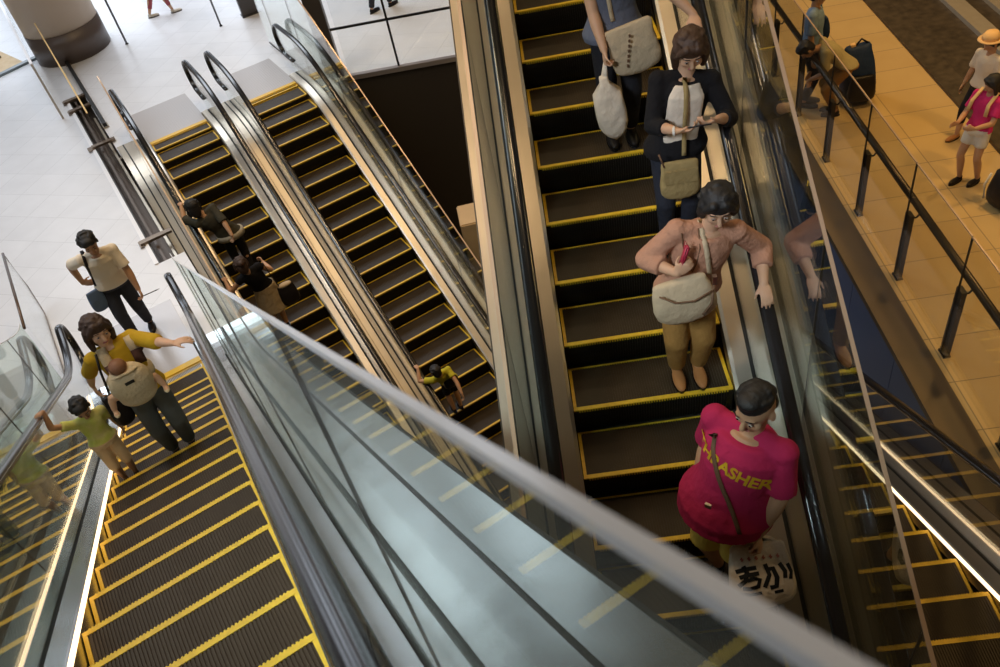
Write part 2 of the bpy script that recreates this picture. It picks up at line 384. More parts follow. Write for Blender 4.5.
# kerb along the walkway and the blue wall under it
bm = bmesh.new(); poly_z(bm, [f3(-22, 2.17), f3(-22, 2.50), f3(6, 2.50), f3(6, 2.17)], -.05, .02)
structure('trim_2', bm, mat('kerb', (.12, .085, .05), .4, .2))
bm = bmesh.new()
x = -22.
while x < 6:
    poly_z(bm, [f3(x+.004, 2.175), f3(x+.004, 2.30), f3(x+1.196, 2.30), f3(x+1.196, 2.175)], -4.8, -.05); x += 1.2
structure('wall_right', bm, mat('blue_panel', (.085, .115, .21), .45, .0))
bm = bmesh.new(); poly_z(bm, [f3(-22, 2.31), f3(-22, 2.5), f3(6, 2.5), f3(6, 2.31)], -4.8, -.28)
structure('wall_back', bm, 'black_gap')
# white lip along the left edge of the opening, and the walls of the opening
bm = bmesh.new(); poly_z(bm, [f1(-14.9, .06), f1(-14.9, .12), f1(-7.9, .12), f1(-7.9, .06)], .0, .018); structure('trim_3', bm, mat('lip', (.9, .9, .92), .3))
bm = bmesh.new()
poly_z(bm, [f1(-14.9, .11), f1(-14.9, .14), f1(-7.9, .14), f1(-7.9, .11)], -1.4, -.001)
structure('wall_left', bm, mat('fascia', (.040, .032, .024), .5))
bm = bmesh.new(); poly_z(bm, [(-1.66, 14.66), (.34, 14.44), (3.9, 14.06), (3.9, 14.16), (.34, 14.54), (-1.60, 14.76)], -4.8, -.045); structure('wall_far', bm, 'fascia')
bm = bmesh.new(); poly_z(bm, [(-1.66, 14.62), (.34, 14.40), (3.9, 14.02), (3.9, 14.12), (.34, 14.50), (-1.60, 14.72)], -.045, .04); structure('trim_4', bm, mat('edge_trim', (.42, .38, .38), .3, .6))
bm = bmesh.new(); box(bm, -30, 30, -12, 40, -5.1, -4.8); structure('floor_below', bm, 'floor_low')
# pale block standing in the dark well between the pair and the middle flight
P = on_z(456, 206, -1.4); bm = bmesh.new()
box(bm, P.x, P.x+.9, P.y-.6, P.y, -4.8, -1.4); bmesh.ops.bevel(bm, geom=[e for e in bm.edges], offset=.02, segments=2, affect='EDGES')
o = link('wall_block', bm, mat('pale_block', (.62, .44, .24), .5, var=(4, (.5, .36, .2), .5))); tag(o, 'tan block standing in the dark well beside the middle escalator', 'wall block')

# glass guard at the far edge of the opening
g = empty('glass_guard', (-.65, 14.72, 0)); tag(g, 'tall glass guard with a dark rail at the far edge of the dark well', 'glass guard')
A = Vector((-1.60, 14.70, 0)); B = Vector((3.9, 14.09, 0)); d = (B-A).normalized(); n = Vector((-d.y, d.x, 0))
ang = atan2(d.y, d.x)
def local_box(name, parent, org, ang, x0, x1, y0, y1, z0, z1, m, label=None):
    bm = bmesh.new(); mt = Matrix.Translation(org-parent.location) @ Matrix.Rotation(ang, 4, 'Z'); box(bm, x0, x1, y0, y1, z0, z1, mt); return link(name, bm, m, parent, label=label)
L = (B-A).length
xj = .90
for a, b in ((0, .915), (.925, 2.9), (2.91, L)): local_box('glass_panel', g, A, ang, a, b, -.006, .006, .06, 1.75, 'glass_guard')
local_box('rail', g, A, ang, -.1, L, -.025, .0, .88, .92, 'black_gap'); local_box('top_rail', g, A, ang, -.1, L, -.02, .02, 1.75, 1.79, 'black_gap')
for a in (.92, 2.905): local_box('joint_bar', g, A, ang, a-.018, a+.018, -.022, .012, .0, 1.75, 'black_gap')
# dark pillar beside it
P = on_z(336, 78); o = empty('pillar', (P.x, P.y, 0)); tag(o, 'tall dark brown pillar beside the glass guard at the top', 'pillar')
bm = bmesh.new(); box(bm, -.16, .14, -.0, .30, 0, 3.4); bmesh.ops.bevel(bm, geom=[e for e in bm.edges], offset=.012, segments=2, affect='EDGES'); link('shaft', bm, mat('pillar_dark', (.06, .05, .045), .4), o)
bm = bmesh.new(); box(bm, -.18, .16, -.02, .32, 0, .12); link('base', bm, 'rubber', o)

# round column with a dark base band
a = on_z(27, 47); b = on_z(109, 36); front = on_z(60, 68)
cc = Vector(((a.x+b.x)/2, (a.y+b.y)/2+.12, 0)); R = .80; cc = F1.w(-17.5, .76, 0)
o = empty('round_column', cc); tag(o, 'thick round beige column with a dark base band in the upper left corner', 'column')
bm = bmesh.new(); bmesh.ops.create_cone(bm, cap_ends=True, segments=64, radius1=R*.985, radius2=R*.985, depth=5, matrix=Matrix.Translation((0, 0, 2.5+.62))); link('shaft', bm, mat('column_beige', (.60, .47, .35), .5), o, smooth=False)
bm = bmesh.new(); bmesh.ops.create_cone(bm, cap_ends=True, segments=64, radius1=R, radius2=R, depth=.62, matrix=Matrix.Translation((0, 0, .31))); link('base_band', bm, mat('column_base', (.11, .085, .075), .35), o)
for ch in o.children:
    for p in ch.data.polygons: p.use_smooth = abs(p.normal.z) < .5
# pale mat and dark threshold beyond the column
a = on_z(0, 75); b = on_z(31, 60)
d = (b-a).normalized(); n = Vector((-d.y, d.x, 0))
bm = bmesh.new(); q = [a-d*4, b-d*.15, b-d*.15+n*4, a-d*4+n*4]; poly_z(bm, [XY(v) for v in q], 0, .02); o = link('entrance_mat', bm, mat('beige_mat', (.62, .46, .28), .8, var=(6, (.75, .6, .4), .6))); tag(o, 'beige entrance mat at the upper left edge beside the column', 'mat')
bm = bmesh.new(); q = [a-d*4-n*.14, b+d*1.0-n*.14, b+d*1.0-n*.01, a-d*4-n*.01]; poly_z(bm, [XY(v) for v in q], 0, .05); structure('trim_5', bm, mat('threshold', (.18, .21, .22), .3, .5))
bm = bmesh.new(); q = [a-d*4+n*1.0, b-d*.3+n*.9, b-d*.3+n*1.15, a-d*4+n*1.3]; poly_z(bm, [XY(v) for v in q], .02, .07); o = link('floor_box', bm, mat('box_brown', (.16, .11, .08), .5)); tag(o, 'low dark brown strip lying on the beige entrance mat', 'floor strip')

# slim dark posts on the pale floor
def post(px, py, w, h, label, col=(.10, .10, .11), top=None):
    P = on_z(px, py); o = empty('bollard', P); tag(o, label, 'post')
    bm = bmesh.new(); bmesh.ops.create_cone(bm, cap_ends=True, segments=16, radius1=w, radius2=w, depth=h, matrix=Matrix.Translation((0, 0, h/2))); link('shaft', bm, mat(label[:14], col, .4, .2), o, smooth=True)
    bm = bmesh.new(); bmesh.ops.create_cone(bm, cap_ends=True, segments=20, radius1=w*1.8, radius2=w*1.5, depth=.02, matrix=Matrix.Translation((0, 0, .01))); link('foot_plate', bm, 'rubber', o)
post(127, 44, .022, 1.6, 'slim grey post just right of the round column')
post(221, 26, .020, 1.5, 'slim grey post standing alone above the pair of escalators')
P = on_z(251, 14); o = empty('sign_pylon', P, radians(20)); tag(o, 'dark rectangular pylon on the pale floor at the top edge', 'pylon')
bm = bmesh.new(); box(bm, -.19, .19, -.08, .08, 0, 1.8); bmesh.ops.bevel(bm, geom=[e for e in bm.edges], offset=.01, segments=2, affect='EDGES'); link('body', bm, mat('pylon_dark', (.055, .05, .05), .4), o)
bm = bmesh.new(); box(bm, -.21, .21, -.10, .10, 0, .04); link('base', bm, 'rubber', o)

# guard rail at the left: glass with a white top along the slot, beyond the landing
o = empty('glass_guard', F1.w(-18, -.12, 0)); tag(o, 'clear glass guard with a white top rail at the upper left edge', 'glass guard')
def f1box(name, par, h0, h1, s0, s1, z0, z1, m):
    bm = bmesh.new(); v = [F1.w(h, s, z)-par.location for h in (h0, h1) for s in (s0, s1) for z in (z0, z1)]
    vv = [bm.verts.new(p) for p in v]
    for f in ((0, 1, 3, 2), (4, 6, 7, 5), (0, 4, 5, 1), (2, 3, 7, 6), (0, 2, 6, 4), (1, 5, 7, 3)): bm.faces.new([vv[i] for i in f])
    bmesh.ops.recalc_face_normals(bm, faces=bm.faces[:])
    return link(name, bm, m, par)
h = -34.
while h < -15.0:
    f1box('glass_panel', o, h, h+1.92, -.126, -.114, .03, 1.08, 'glass_guard'); h += 1.94
f1box('top_rail', o, -34, -14.15, -.145, -.095, 1.08, 1.12, mat('rail_white', (.92, .92, .95), .3))
f1box('end_post', o, -14.17, -14.12, -.14, -.10, 0, 1.1, 'steel')
# black slotted rail on the landing and the steel brackets that tie the flight to the floor edge
o = empty('floor_rail', F1.w(-15.9, .47, 0)); tag(o, 'black low rail on the floor running down from the round column', 'rail')
f1box('bar', o, -16.9, -12.95, .44, .51, .0, .10, 'black_gap'); f1box('foot', o, -16.9, -16.7, .42, .53, 0, .03, 'steel'); f1box('foot', o, -13.15, -12.95, .42, .53, 0, .03, 'steel')
for hh, lab in ((-14.75, 'dark steel bracket at the top end of the gap beside the left escalator'), (-14.2, 'dark steel block bracket just below the top end of the gap'), (-12.3, 'thin dark bracket part way down the gap'), (-8.55, 'brown steel bracket at the low end of the floor gap')):
    o = empty('bracket', F1.w(hh, .27, 0)); tag(o, lab, 'bracket', 'brackets across the floor gap')
    f1box('arm', o, hh-.05, hh+.05, .02 if hh != -12.3 else .08, .50, .02, .06, mat('bracket', (.20, .15, .11), .35, .7) if 'bracket' not in MATS else 'bracket')
    f1box('plate', o, hh-.09, hh+.09, .00, .08, .018, .03, 'bracket')
# dark catch channel inside the gap
o = empty('gap_channel', F1.w(-11, .3, -.3)); tag(o, 'dark brown channel running inside the gap beside the left escalator', 'channel')
f1box('tray', o, -14.9, -7.9, .14, .42, -.36, -.32, mat('gap_brown', (.10, .07, .05), .4, .4)); f1box('lip', o, -14.9, -7.9, .20, .24, -.32, -.06, 'gap_brown'); f1box('lip', o, -13.9, -7.9, .36, .40, -.32, -.12, 'steel')

# little glass screen between the two left flights
o = empty('glass_screen', F1.w(-7.2, -1.50, 0)); tag(o, 'low glass screen with a thin dark top rail by the left newel posts', 'glass screen')
bm = bmesh.new()
def f1p(h, s, z): return F1.w(h, s, z)-o.location
vs = [(-8.05, 1.0), (-6.4, 1.0), (-6.4, .03), (-7.9, .03), (-8.12, .4)]
a = [bm.verts.new(f1p(h, -1.506, z)) for h, z in vs]; b = [bm.verts.new(f1p(h, -1.494, z)) for h, z in vs]
bm.faces.new(a); bm.faces.new(b[::-1])
for i in range(5): bm.faces.new((a[i], b[i], b[(i+1) % 5], a[(i+1) % 5]))
bmesh.ops.recalc_face_normals(bm, faces=bm.faces[:]); link('glass_panel', bm, 'glass_guard', o)
bm = bmesh.new(); tube(bm, [f1p(-8.08, -1.5, 1.0), f1p(-6.2, -1.5, 1.0)], .018); link('top_rail', bm, mat('rail_brown', (.12, .08, .06), .3, .5), o, smooth=True)
bm = bmesh.new(); tube(bm, [f1p(-8.08, -1.5, 1.0), f1p(-8.14, -1.5, .4), f1p(-7.95, -1.5, .03), f1p(-6.4, -1.5, .03)], .009); link('edge_trim', bm, 'rail_brown', o, smooth=True)
# glass guard standing in the gap beside the landing of the sinking pair
o = empty('glass_guard', F1.w(-15, .29, 0)); tag(o, 'glass guard with a yellowish top edge crossing in front of the round column', 'glass guard')
h = -16.55
while h < -11.4: f1box('glass_panel', o, h, min(h+1.62, -11.2), .284, .296, -.2, 1.05, 'glass_guard'); h += 1.64
f1box('top_edge', o, -16.55, -11.2, .278, .302, 1.05, 1.062, mat('edge_yellow', (.80, .55, .22), .3))

# glass railing of the walkway
rl = empty('railing', F3.w(-2.78, 2.60, 0)); tag(rl, 'glass railing with dark posts and a round dark handrail along the golden walkway', 'railing')
def f3p(h, s, z): return F3.w(h, s, z)-rl.location
posts = [-12.5, -10.07, -7.65, -5.22, -2.79, -.36, .87, 3.3]
posts = [-.34+1.213*i for i in range(-10, 5)]
def f3box(name, h0, h1, s0, s1, z0, z1, m, par=rl):
    bm = bmesh.new(); vv = [bm.verts.new(f3p(h, s, z)) for h in (h0, h1) for s in (s0, s1) for z in (z0, z1)]
    for f in ((0, 1, 3, 2), (4, 6, 7, 5), (0, 4, 5, 1), (2, 3, 7, 6), (0, 2, 6, 4), (1, 5, 7, 3)): bm.faces.new([vv[i] for i in f])
    bmesh.ops.recalc_face_normals(bm, faces=bm.faces[:]); return link(name, bm, m, par)
mat('post_dark', (.022, .018, .014), .35, .5)
for i, h in enumerate(posts):
    p = f3box('post', h-.055, h+.055, 2.60, 2.65, .0, .86, 'post_dark')
    f3box('foot_plate', h-.065, h+.065, 2.59, 2.66, .0, .02, 'post_dark', par=p)
    bm = bmesh.new(); tube(bm, [f3p(h, 2.64, .80), f3p(h, 2.70, .80), f3p(h, 2.735, .86)], .011); q = link('bracket', bm, 'post_dark', p, smooth=True)
    f3box('glass_joint', h-.006, h+.006, 2.582, 2.598, .05, 1.48, 'black_gap')
    if i < len(posts)-1:
        f3box('glass_panel', h+.008, posts[i+1]-.008, 2.584, 2.596, .05, 1.48, 'glass_guard')
        f3box('polished_edge', h+.008, posts[i+1]-.008, 2.582, 2.598, 1.48, 1.492, 'edge_warm_lit')
bm = bmesh.new(); tube(bm, [f3p(-12.8, 2.735, .88), f3p(4.8, 2.735, .88)], .040, 12); link('handrail', bm, mat('rail_dark', (.05, .04, .03), .25, .7), rl, smooth=True)

# ------------------------------------------------------------------ light
W = bpy.data.worlds.new('world'); SC.world = W; W.use_nodes = True; W.node_tree.nodes['Background'].inputs[0].default_value = (.95, .70, .42, 1); W.node_tree.nodes['Background'].inputs[1].default_value = .035
def area(name, loc, tgt, sx, sy, power, col, spread=180):
    d = bpy.data.lights.new(name, 'AREA'); d.shape = 'RECTANGLE'; d.size = sx; d.size_y = sy; d.energy = power; d.color = col; d.spread = radians(spread)
    o = bpy.data.objects.new(name, d); COL.objects.link(o); o.location = loc; o.rotation_euler = (Vector(tgt)-Vector(loc)).to_track_quat('-Z', 'Y').to_euler(); return o
def disk(name, loc, power, col, r=.12, tgt=None, spread=120):
    d = bpy.data.lights.new(name, 'AREA'); d.shape = 'DISK'; d.size = r*2; d.energy = power; d.color = col; d.spread = radians(spread)
    o = bpy.data.objects.new(name, d); COL.objects.link(o); o.location = loc
    if tgt: o.rotation_euler = (Vector(tgt)-Vector(loc)).to_track_quat('-Z', 'Y').to_euler()
    return o
area('skylight', (-8, 25, 11.5), (-5, 20, 0), 12, 10, 780, (.84, .91, 1.0), 90)
area('left_window', (-16, 7, 7), (-4, 8, 0), 8, 5, 50, (.84, .91, 1.0), 100)
for ss, hh, pw in ((-9, 6, 85), (-4.5, 5, 85), (-.5, 6.5, 85), (3.2, 5, 85), (8, 6, 85)): area('far_reflect_fill', F1.w(-32, ss, hh/2+.2), F1.w(-10, ss*.8, hh/2), 2.6, hh, pw, (.80, .88, 1.0), 150)  # added panels, separate so the deck reflects bright patches
area('left_rail_fill', (-9.5, 8, 12), (-6, 8, 0), 3, 9, 240, (.84, .91, 1.0), 110)  # added cool strip for the handrails to reflect, also lifts the floor
WARM = (1.0, .60, .20)
for x, y in ((6.5, 14), (7.0, 9), (7.5, 4.5)): disk('ceiling_lamp', (x, y, 7.5), 118, WARM, .30, spread=140)
for x, y, p in ((1.0, 16, 60), (1.3, 8.5, 22), (1.2, 4.5, 26), (-1.0, 10.5, 90), (-3.0, 13.5, 60), (1.0, 12, 60), (-1.5, 5.0, 45), (-3.5, 7.0, 70)): disk('ceiling_lamp', (x, y, 11), p*.95, (1.0, .70, .38), .14, spread=130)
area('near_edge_fill', (-5, -1.5, 9.5), (-1.4, 2.0, 4.6), 2.0, 2.0, 66, (.80, .89, 1.0), 46)  # added cool fill that brightens the nearest glass edge
# ------------------------------------------------------------------ people
def V(*a): return Vector(a)
def frame_to(d, up=V(0, 0, 1)):
    d = d.normalized(); x = up.cross(d)
    if x.length < 1e-4: x = V(1, 0, 0)
    x.normalize(); y = d.cross(x); return Matrix((x, y, d)).transposed()     # columns x, y, d
def ring_loft(bm, rings, n=20):
    """rings: (centre, x axis, y axis, rx, ry)"""
    vr = []
    for c, ax, ay, rx, ry in rings: vr.append([bm.verts.new(c+ax*(rx*cos(2*pi*k/n))+ay*(ry*sin(2*pi*k/n))) for k in range(n)])
    for a, b in zip(vr, vr[1:]):
        for k in range(n): bm.faces.new((a[k], a[(k+1) % n], b[(k+1) % n], b[k]))
    bm.faces.new(vr[0][::-1]); bm.faces.new(vr[-1])
def ell(bm, c, r, m=None, n=16):
    mt = Matrix.Translation(c) @ ((m.to_4x4() if m is not None else Matrix.Identity(4))) @ Matrix.Diagonal((*r, 1))
    bmesh.ops.create_uvsphere(bm, u_segments=n, v_segments=max(6, n//2+2), radius=1, matrix=mt)
def limb(bm, pts, rs, n=14, flat=1.0, up=V(0, 0, 1)):
    """tapered limb with round ends through the points"""
    P = []; Rr = []
    for i in range(len(pts)-1):
        a, b = pts[i], pts[i+1]
        for t in (0, .25, .5, .75): P.append(a.lerp(b, t)); Rr.append(rs[i]+(rs[i+1]-rs[i])*t)
    P.append(pts[-1]); Rr.append(rs[-1])
    d0 = (P[0]-P[1]).normalized(); d1 = (P[-1]-P[-2]).normalized()
    P = [P[0]+d0*Rr[0]*.95, P[0]+d0*Rr[0]*.7]+P+[P[-1]+d1*Rr[-1]*.7, P[-1]+d1*Rr[-1]*.95]; Rr = [Rr[0]*.25, Rr[0]*.72]+Rr+[Rr[-1]*.72, Rr[-1]*.25]
    tube(bm, P, Rr, n, flat, up)
def ik(a, b, l1, l2, pole):
    d = b-a; L = d.length
    if L > (l1+l2)*.995: b = a+d.normalized()*(l1+l2)*.995; d = b-a; L = d.length
    L = max(L, abs(l1-l2)+.02)
    x = (l1*l1-l2*l2+L*L)/(2*L); h = sqrt(max(l1*l1-x*x, 0)); u = d.normalized(); p = pole-u*pole.dot(u)
    if p.length < 1e-4: p = V(0, -1, 0)
    return a+u*x+p.normalized()*h, b
def finish(o, voxel, smooth=3, fac=.5):
    m = o.modifiers.new('r', 'REMESH'); m.mode = 'VOXEL'; m.voxel_size = voxel; m.use_smooth_shade = True
    if smooth:
        s = o.modifiers.new('s', 'SMOOTH'); s.iterations = smooth; s.factor = fac
    dg = bpy.context.evaluated_depsgraph_get(); dg.update()
    me = bpy.data.meshes.new_from_object(o.evaluated_get(dg)); me.name = o.name
    old = o.data; o.modifiers.clear(); o.data = me
    if not me.materials and old.materials: me.materials.append(old.materials[0])
    for p in me.polygons: p.use_smooth = True
    return o
CLOTH = {}
def cloth(name, col, rough=.85, amt=.5, sc=14, var=None):
    if name in MATS: return name
    mat(name, col, rough, 0, bump=(sc, amt, .03), spec=.25, var=var); return name
def skin(name, col):
    if name in MATS: return name
    m = mat(name, col, .5, 0, spec=.35, var=(9, tuple(min(1, c*1.15) for c in col), .5)); b = m.node_tree.nodes['Principled BSDF']
    b.inputs['Subsurface Weight'].default_value = .06; b.inputs['Subsurface Radius'].default_value = (.02, .008, .005); return name
skin('skin_a', (.56, .33, .20)); skin('skin_b', (.50, .28, .16)); skin('skin_c', (.60, .36, .22))
mat('hair_black', (.012, .010, .009), .6, 0, bump=(60, .35, .01)); mat('hair_brown', (.045, .022, .012), .6, 0, bump=(60, .35, .01)); mat('hair_warm', (.06, .028, .014), .6, 0, bump=(60, .3, .01))
mat('eye_white', (.36, .28, .22), .4); mat('eye_dark', (.015, .010, .008), .2); mat('lip', (.42, .13, .10), .45) if 'lip2' in MATS else None
mat('lips', (.40, .14, .11), .45)

def hand(bm, w, d, n, side, k, curl=.4, spread=.0):
    """w wrist, d pointing direction, n palm normal, side +1 right / -1 left, k scale (1 = adult)"""
    d = d.normalized(); n = (n-d*n.dot(d)).normalized(); th = d.cross(n)*side
    L = .095*k; W = .042*k
    R3 = Matrix((th, d, n)).transposed()
    ell(bm, w+d*(L*.55), (W, L*.62, .015*k), R3, 14)
    ell(bm, w+d*(L*.35)+th*(W*.5)+n*.004*k, (W*.5, L*.36, .016*k), R3, 10)
    for i, (o, ln) in enumerate(((.78, .070), (.27, .079), (-.25, .073), (-.74, .058))):
        p = w+d*(L*.98 if i in (1, 2) else L*.92)+th*(o*W); q = d+th*(o*(.10+spread)); q.normalize(); nn = n; a = curl
        pts = [p-q*.02*k, p]
        for seg in (.45, .32, .25):
            q2 = q*cos(a)+nn*sin(a); nn = nn*cos(a)-q*sin(a); q = q2.normalized(); p = p+q*(ln*k*seg); pts.append(p.copy())
        limb(bm, pts, [.0088*k, .0085*k, .008*k, .0075*k, .0068*k], 8)
    p = w+d*(L*.28)+th*(W*.75); q = (d*.72+th*.62+n*.32).normalized()
    p2 = p+q*.036*k; q2 = (d*.85+th*.25+n*(.25+curl*.5)).normalized(); p3 = p2+q2*.034*k
    limb(bm, [p-q*.02*k, p, p2, p3], [.011*k, .0105*k, .0095*k, .008*k], 8)

def person(label, R, F, H, top=None, bottom=None, shoes=None, hair=None, sk='skin_a', head=None, look=None, tilt=0., pel=None, chest=None, armR=None, armL=None,
           feet=None, girth=1.0, hs=1.13, yaw=0., group=None, detail=True, vox=None, extra=None, sh_w=1.0, cat='person'):
    """R world foot point; F world facing; all other points world unless local=True helper used"""
    F = Vector((F.x, F.y, 0)).normalized(); rz = atan2(F.y, F.x)-pi/2
    root = empty('person', R, rz); tag(root, label, cat, group)
    Rm = Matrix.Rotation(-rz, 3, 'Z')
    def loc(p): return Rm @ (Vector(p)-R)
    vox = vox or (.0075 if detail else .014)
    k = H/1.65; kh = hs*k
    pelv = pel or V(0, 0, .53*H)
    hc = loc(head) if head is not None else V(0, .02*H, .93*H)
    neck_dir = (hc-pelv)
    # neck base a little below the head centre along the spine, shifted back
    nb = chest or (pelv+neck_dir*((.825-.53)/(.93-.53))+V(0, -.012*H, 0))
    spine = (nb-pelv).normalized()
    ya = V(sin(-yaw)*0+cos(yaw), sin(yaw), 0)
    sx = (ya-spine*ya.dot(spine)).normalized(); sy = spine.cross(sx).normalized()      # shoulder axis, chest forward
    hx = V(1, 0, 0); hy = V(0, 1, 0)
    sw = .103*H*sh_w
    shR = nb+sx*sw-spine*.022*H; shL = nb-sx*sw-spine*.022*H
    # head frame
    lk = (Rm @ Vector(look)) if look is not None else V(0, 1, -.15)
    lk = lk.normalized(); up0 = V(sin(tilt), 0, cos(tilt)) if abs(lk.z) < .9 else V(0, 1, 1)
    hxr = lk.cross(up0).normalized(); hup = hxr.cross(lk).normalized()
    HM = Matrix((hxr, lk, hup)).transposed()
    def hp(x, y, z): return hc+HM @ (V(x, y, z)*kh)
    # arms
    def solve_arm(a, sh, sgn):
        a = dict(a or {})
        w = a.get('w'); w = loc(w) if w is not None else (Vector(a['wl']) if 'wl' in a else sh+V(sgn*.06*H, .04*H, -.315*H))
        pole = Vector(a.get('pole', (sgn*.5, -1, -.3))); pole = V(pole.x*.55, pole.y, pole.z-.25)
        e, w = ik(sh, w, .172*H, .150*H, pole); d = a.get('d'); d = (Rm @ Vector(d)) if d is not None else (w-e)
        n = a.get('n'); n = (Rm @ Vector(n)) if n is not None else V(-sgn, 0, 0)
        if abs(d.normalized().dot(n.normalized())) > .97: n = n+V(.1, .4, .2)
        return e, w, d.normalized(), n, a.get('curl', .45)
    eR, wR, dR, nR, cR = solve_arm(armR, shR, 1); eL, wL, dL, nL, cL = solve_arm(armL, shL, -1)
    # legs
    ft = feet or [V(.075*k, 0, 0), V(-.075*k, 0, 0)]
    legs = []
    for sgn, f in ((1, ft[0]), (-1, ft[1])):
        hip = pelv+V(sgn*.052*H, 0, -.015*H); an = Vector(f)+V(0, -.03*k, .048*H)
        kn, an = ik(hip, an, .245*H, .238*H, V(sgn*.1, 1, 0)); legs.append((hip, kn, an, Vector(f)))
    J = dict(shR=shR, shL=shL, eR=eR, eL=eL, wR=wR, wL=wL, nb=nb, pel=pelv, hc=hc, sx=sx, sy=sy, spine=spine, HM=HM, hp=hp, legs=legs, root=root, k=k, H=H, R=R, dR=dR, dL=dL, loc=loc, rz=rz)
    # ---- body, one skin
    bm = bmesh.new()
    def T(t): return pelv.lerp(nb, t)
    g = girth
    def mixx(t): return hx.lerp(sx, t).normalized(), hy.lerp(sy, t).normalized()
    prof = [(-.16, .060, .050), (-.08, .096, .068), (.02, .104, .072), (.22, .086, .062), (.38, .080, .058), (.62, .090, .063), (.82, .092, .058), (.93, .070, .046), (1.0, .045, .038)]
    def torso(bm, pad, t0, t1, gg=1.0, top_pad=None, flare=0.):
        rings = []
        pr = [p for p in prof if t0 <= p[0] <= t1]
        def at(t):
            for a, b in zip(prof, prof[1:]):
                if a[0] <= t <= b[0]:
                    u = (t-a[0])/(b[0]-a[0]); return (t, a[1]+(b[1]-a[1])*u, a[2]+(b[2]-a[2])*u)
            return (t, prof[0][1], prof[0][2]) if t < prof[0][0] else (t, prof[-1][1], prof[-1][2])
        ts = sorted({t0, t1, *[p[0] for p in pr]})
        for t in ts:
            _, rx, ry = at(max(t, -.08) if t < -.08 and flare else t); ax, ay = mixx(min(max(t, 0), 1))
            f = 1+flare*max(0, .45-t)
            gx = gg**.6; gy = gg**1.25; rings.append((T(t)+ay*(.004+(gy-1)*.02*H*(1 if t < .5 else .3)), ax, ay, (rx*H*gx+pad*.7)*f, (ry*H*gy+pad*.7)*f))
        ring_loft(bm, rings, 24)
    torso(bm, -.004, -.16, 1.0, g*.95)
    limb(bm, [nb-spine*.02*H, hc-HM @ V(0, .012, .05)*kh], [.036*H*(.85+.15*g), .031*H*(.85+.15*g)], 14)
    for sh, e, w, d in ((shR, eR, wR, dR), (shL, eL, wL, dL)):
        limb(bm, [T(.88), sh], [.036*H, .026*H], 12)
        gq = sqrt(g); limb(bm, [sh, e], [.029*H*gq, .023*H*gq], 14); limb(bm, [e, e.lerp(w, .3), w], [.0235*H*gq, .0245*H*gq, .0155*H*gq], 14)
    hand(bm, wR, dR, nR, 1, k*(1.0 if hs < 1.2 else .92), cR); hand(bm, wL, dL, nL, -1, k*(1.0 if hs < 1.2 else .92), cL)
    for hip, kn, an, f in legs:
        limb(bm, [hip, kn], [.046*H*gq, .032*H*gq], 16); limb(bm, [kn, kn.lerp(an, .3)+V(0, -.008*H, 0), an], [.032*H*gq, .033*H*gq, .021*H], 16)
        ell(bm, f+V(0, .04*k, .028*k), (.036*k, .105*k, .026*k), None, 14)
    # head: skull, jaw, cheeks, nose, ears
    ell(bm, hp(0, -.008, .022), (.075*kh, .092*kh, .090*kh), HM, 22)
    ell(bm, hp(0, .020, -.035), (.058*kh, .064*kh, .070*kh), HM, 18)
    ell(bm, hp(0, .048, -.082), (.026*kh, .026*kh, .022*kh), HM, 12)
    for s in (1, -1): ell(bm, hp(s*.036, .055, -.030), (.026*kh, .024*kh, .026*kh), HM, 12); ell(bm, hp(s*.077, -.008, -.012), (.010*kh, .018*kh, .030*kh), HM, 10)
    limb(bm, [hp(0, .080, .010), hp(0, .102, -.028)], [.009*kh, .0145*kh], 10)
    ell(bm, hp(0, .070, .022), (.052*kh, .018*kh, .012*kh), HM, 12)
    body = link('body', bm, sk, root); finish(body, vox, 2, .5)
    if detail:
        for s in (1, -1):
            bm = bmesh.new(); ell(bm, hp(s*.031, .0815, .001), (.0120*kh, .006*kh, .0042*kh), HM, 12); ey = link('eye', bm, 'eye_white', root, True)
            bm = bmesh.new(); ell(bm, hp(s*.031, .0870, .000), (.0062*kh, .0032*kh, .0054*kh), HM, 10); link('iris', bm, 'eye_dark', ey, True)
            bm = bmesh.new(); limb(bm, [hp(s*.016, .0905, .031), hp(s*.033, .0885, .0325), hp(s*.049, .078, .027)], [.0022*kh, .0027*kh, .0018*kh], 6); link('eyebrow', bm, 'hair_black', root, True)
        bm = bmesh.new(); ell(bm, hp(0, .0850, -.056), (.022*kh, .008*kh, .0075*kh), HM, 12); link('mouth', bm, 'lips', root, True)
    # ---- clothes
    if top:
        bm = bmesh.new(); t0 = top.get('hem', .02); pad = top.get('pad', .012)
        torso(bm, pad, t0, .965, g*top.get('g', 1.0), flare=top.get('flare', .12))
        sl = top.get('sleeve', .45); loose = top.get('loose', 1.0)
        for sh, e, w in ((shR, eR, wR), (shL, eL, wL)):
            limb(bm, [T(.84), sh-spine*.002], [.050*H, .036*H*sqrt(g)+.004], 14); ell(bm, sh, (.037*H*sqrt(g)+.005,)*3); limb(bm, [nb-spine*.010*H, sh+spine*.004*H], [.034*H, .034*H], 12)
            gq = sqrt(g); lq = .5+.5*loose; r0 = .034*H*gq+.004; r1 = .027*H*gq*lq+.004; r2 = .021*H*gq*lq+.003
            if sl <= 1: tube(bm, [sh-(e-sh)*.05, sh.lerp(e, sl*.5), sh.lerp(e, sl)], [r0, (r0+r1)/2, r0+(r1-r0)*sl+.004*loose], 16)
            else:
                tube(bm, [sh-(e-sh)*.05, sh.lerp(e, .5), e], [r0, (r0+r1)/2, r1], 16); ell(bm, e, (r1, r1, r1)); tube(bm, [e, e.lerp(w, (sl-1)*.5), e.lerp(w, sl-1)], [r1, (r1+r2)/2*1.08, r2+.004*loose], 16)
        o = link(top.get('name', 'shirt'), bm, top['m'], root); finish(o, .010 if detail else .016, 3, .5)
        J['top'] = o
